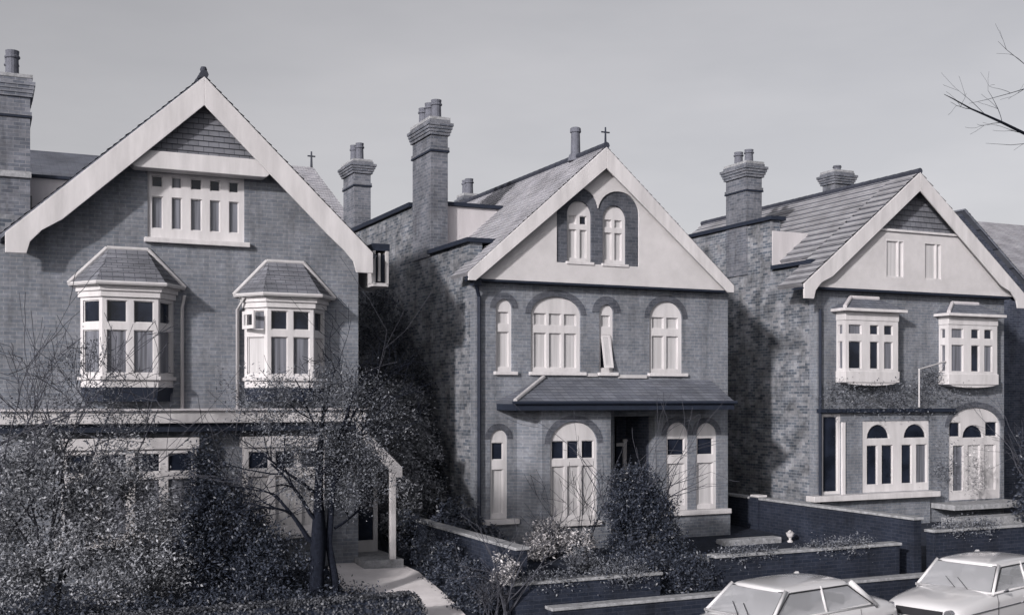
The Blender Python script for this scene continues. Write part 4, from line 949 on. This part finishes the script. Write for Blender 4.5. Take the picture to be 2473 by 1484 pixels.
# ------------------------------------------------------------------ cars
def loft(sections, closed=False):
    m_ = MB(); n = len(sections[0])
    for s in sections: m_.v += [tuple(p) for p in s]
    for i in range(len(sections) - 1):
        for k in range(n - 1): a = i * n + k; m_.f.append((a, a + 1, a + 1 + n, a + n))
    m_.f.append(tuple(range(n))); m_.f.append(tuple((len(sections) - 1) * n + k for k in range(n))[::-1])
    return m_
def car(loc, rz, label, roofx=(-.5, 1.05), L=4.1, H=1.36, group='pale parked cars at the kerb', hood=.80, boot=.84, W=1.58):
    e = empty('parked_car', (0, 0, 0), label, 'car', group)
    hw = W / 2
    def sec(x, zt, w_, zb=.24):
        sh = zt - .06
        pts = [(x, -w_ * .93, zb), (x, -w_, zb + .12), (x, -w_, (zb + sh) / 2), (x, -w_ * .97, sh - .04), (x, -w_ * .86, zt - .005), (x, -w_ * .4, zt + .03), (x, 0, zt + .04)]
        return pts + [(p[0], -p[1], p[2]) for p in pts[:-1][::-1]]
    h = L / 2
    S_ = [sec(-h, .56, hw * .78, .34), sec(-h + .05, hood - .12, hw * .9, .28), sec(-h + .3, hood - .05, hw * .97), sec(-h + .9, hood + .02, hw), sec(roofx[0] - .45, hood + .07, hw), sec(roofx[1] + .5, boot + .06, hw), sec(h - .6, boot + .03, hw * .99), sec(h - .12, boot - .04, hw * .92), sec(h, boot - .25, hw * .82, .34)]
    b_ = loft(S_).build('body', M_car, e, smooth=True)
    md = b_.modifiers.new('s', 'SUBSURF'); md.levels = 2; md.render_levels = 2
    # greenhouse: glass volume under roof panel and pillars
    zb = hood + .05; x0b, x0t, x1t, x1b = roofx[0] - .52, roofx[0], roofx[1], roofx[1] + .55
    yb, yt = hw * .92, hw * .74
    def ghs(x, z, w_, r=.06): return [(x, -w_, z), (x, -w_ * .5, z), (x, 0, z), (x, w_ * .5, z), (x, w_, z)]
    base = [(x0b, -yb), (x0b - .05, 0), (x0b, yb), (x1b, yb), (x1b + .05, 0), (x1b, -yb)]
    top = [(x0t, -yt), (x0t - .06, 0), (x0t, yt), (x1t, yt), (x1t + .05, 0), (x1t, -yt)]
    zt = H - .09
    g_ = MB(); g_.v = [(x, y, zb - .05) for x, y in base] + [(x, y, zt) for x, y in top]
    g_.f = [(i, (i + 1) % 6, 6 + (i + 1) % 6, 6 + i) for i in range(6)] + [(11, 10, 9, 8, 7, 6)]
    g_.build('windows', M_cglass, e)
    # roof
    rs = []
    nr = 8
    for i in range(nr + 1):
        t = i / nr; x = x0t - .10 + (x1t + .08 - (x0t - .10)) * t
        crown = .10 * math.sin(math.pi * min(1, max(0, .08 + t * .84))) ** .6; ww = yt * (1.04 if .05 < t < .95 else .97)
        rs.append([(x, -ww, zt - .02), (x, -ww * .93, zt + crown * .55), (x, -ww * .5, zt + crown * .9), (x, 0, zt + crown), (x, ww * .5, zt + crown * .9), (x, ww * .93, zt + crown * .55), (x, ww, zt - .02)])
    ro = loft(rs).build('roof', M_car, e, smooth=True); md = ro.modifiers.new('s', 'SUBSURF'); md.levels = 2; md.render_levels = 2
    p = MB(); xm = (roofx[0] + roofx[1]) / 2 + .05
    for s in (-1, 1):
        p.tube([(x0b - .0, s * yb, zb - .03), (x0t, s * yt, zt + .01)], .03, 6)
        p.tube([(x1b, s * yb, zb - .03), (x1t, s * yt, zt + .01)], .055, 6)
        p.tube([(xm, s * (yb + .004), zb - .03), (xm, s * (yt + .004), zt + .01)], .024, 6)
        p.tube([(x0b, s * (yb + .005), zb), (x1b, s * (yb + .005), zb)], .022, 6)
    p.tube([(x0b, yb, zb - .0), (x0b - .05, 0, zb + .0), (x0b, -yb, zb - .0)], .025, 6); p.tube([(x1b, yb, zb), (x1b + .05, 0, zb), (x1b, -yb, zb)], .03, 6)
    p.build('pillars', M_car, e, smooth=True)
    rb = MB()
    rb.tube([(x0t - .02, yt * .95, zt - .02), (x0t - .075, 0, zt - .02), (x0t - .02, -yt * .95, zt - .02), (x0b + .04, -yb * .95, zb + .02)], .012, 5)
    for s in (-1, 1): rb.tube([(x0b + .09, s * (yb + .012), zb + .03), (x0t + .07, s * (yt + .018), zt - .04), (x1t - .08, s * (yt + .018), zt - .04), (x1b - .12, s * (yb + .012), zb + .03)], .011, 5)
    rb.build('window_trim', M_rubber, e)
    tr_ = MB()
    for s in (-1, 1): tr_.tube([(-h + .35, s * (hw + .003), .62), (h - .4, s * (hw + .003), .64)], .012, 5)
    tr_.build('side_trim', M_chrome, e)
    for xx, nm in ((-h - .03, 'bumper'), (h + .03, 'bumper')):
        s = 1 if xx > 0 else -1
        MB().tube([(xx - s * .3, -hw, .46), (xx - s * .04, -hw * .9, .46), (xx + s * .03, 0, .46), (xx - s * .04, hw * .9, .46), (xx - s * .3, hw, .46)], .045, 8).build(nm, M_chrome, e, smooth=True)
    MB().box(-h - .012, -h + .03, -hw * .55, hw * .55, .52, .66).build('grille', M_rubber, e)
    for s in (-1, 1):
        o = MB(); o.tube([(-h - .02, s * hw * .7, .62), (-h + .08, s * hw * .7, .62)], .085, 16); o.build('headlight', M_chrome, e)
        MB().box(h - .1, h + .004, s * hw * .68 - .08, s * hw * .68 + .08, .56, .66).build('tail_light', M_rubber, e)
    for x in (-h + .72, h - .82):
        for s in (-1, 1):
            y = s * (hw - .10)
            wl_ = MB().tube([(x, y - .08, .29), (x, y + .08, .29)], .29, 24).build('wheel', M_rubber, e)
            MB().tube([(x, y - .087, .29), (x, y + .087, .29)], .17, 20).build('hub_cap', M_chrome, wl_)
    for x in (roofx[0] + .35, roofx[0] + 1.25):
        for s in (-1, 1):
            st_ = MB().box(x - .22, x + .22, s * .36 - .24, s * .36 + .24, .35, .72).build('seat', M_rubber, e, bevel=.04)
            MB().box(x + .16, x + .28, s * .36 - .23, s * .36 + .23, .7, 1.08).build('seat_back', M_rubber, st_, bevel=.04)
    MB().box(x0b + .1, x0b + .32, -hw * .85, hw * .85, .7, hood + .06).build('dashboard', M_rubber, e, bevel=.03)
    sw = MB(); sw.tube([(roofx[0] - .12 + .05 * math.sin(2 * math.pi * k / 20), -.36 + .19 * math.cos(2 * math.pi * k / 20), hood + .10 + .17 * math.sin(2 * math.pi * k / 20)) for k in range(21)], .014, 5); sw.build('steering_wheel', M_rubber, e)
    gp_ = MB()
    for s in (-1, 1):
        for xx in (roofx[0] - .42, xm, xm + .85): gp_.tube([(xx, s * (hw + .002), .34), (xx, s * (hw + .002), hood - .10), (xx + .02, s * (hw * .95), hood + .02)], .006, 4)
    gp_.build('door_gaps', M_rubber, e)
    for s in (-1, 1):
        for xx in (xm - .16, xm + .66): MB().tube([(xx, s * (hw + .02), .72), (xx + .14, s * (hw + .02), .72)], .013, 6).build('handle', M_chrome, e)
        MB().tube([(x0b - .05, s * .12 - .2, zb + .01), (x0b + .16, s * .12 + .12, zb + .19)], .008, 4).build('wiper', M_rubber, e)
    MB().tube([(x0b + .25, -hw - .02, zb + .02), (x0b + .28, -hw - .1, zb + .06)], [.012, .04], 6).build('mirror', M_chrome, e)
    e.location = loc; e.rotation_euler = (0, 0, rz)
    return e
car((12.6, 15.8, -.6), R(11), 'pale rounded saloon car at the bottom right, the left one of two', (-.74, .92), L=4.5, boot=.89)
car((17.35, 16.1, -.6), R(15.5), 'pale saloon car at the bottom right corner, the right one of two', (-.35, 1.2), H=1.42, hood=.84, boot=.88, L=4.2, W=1.64)
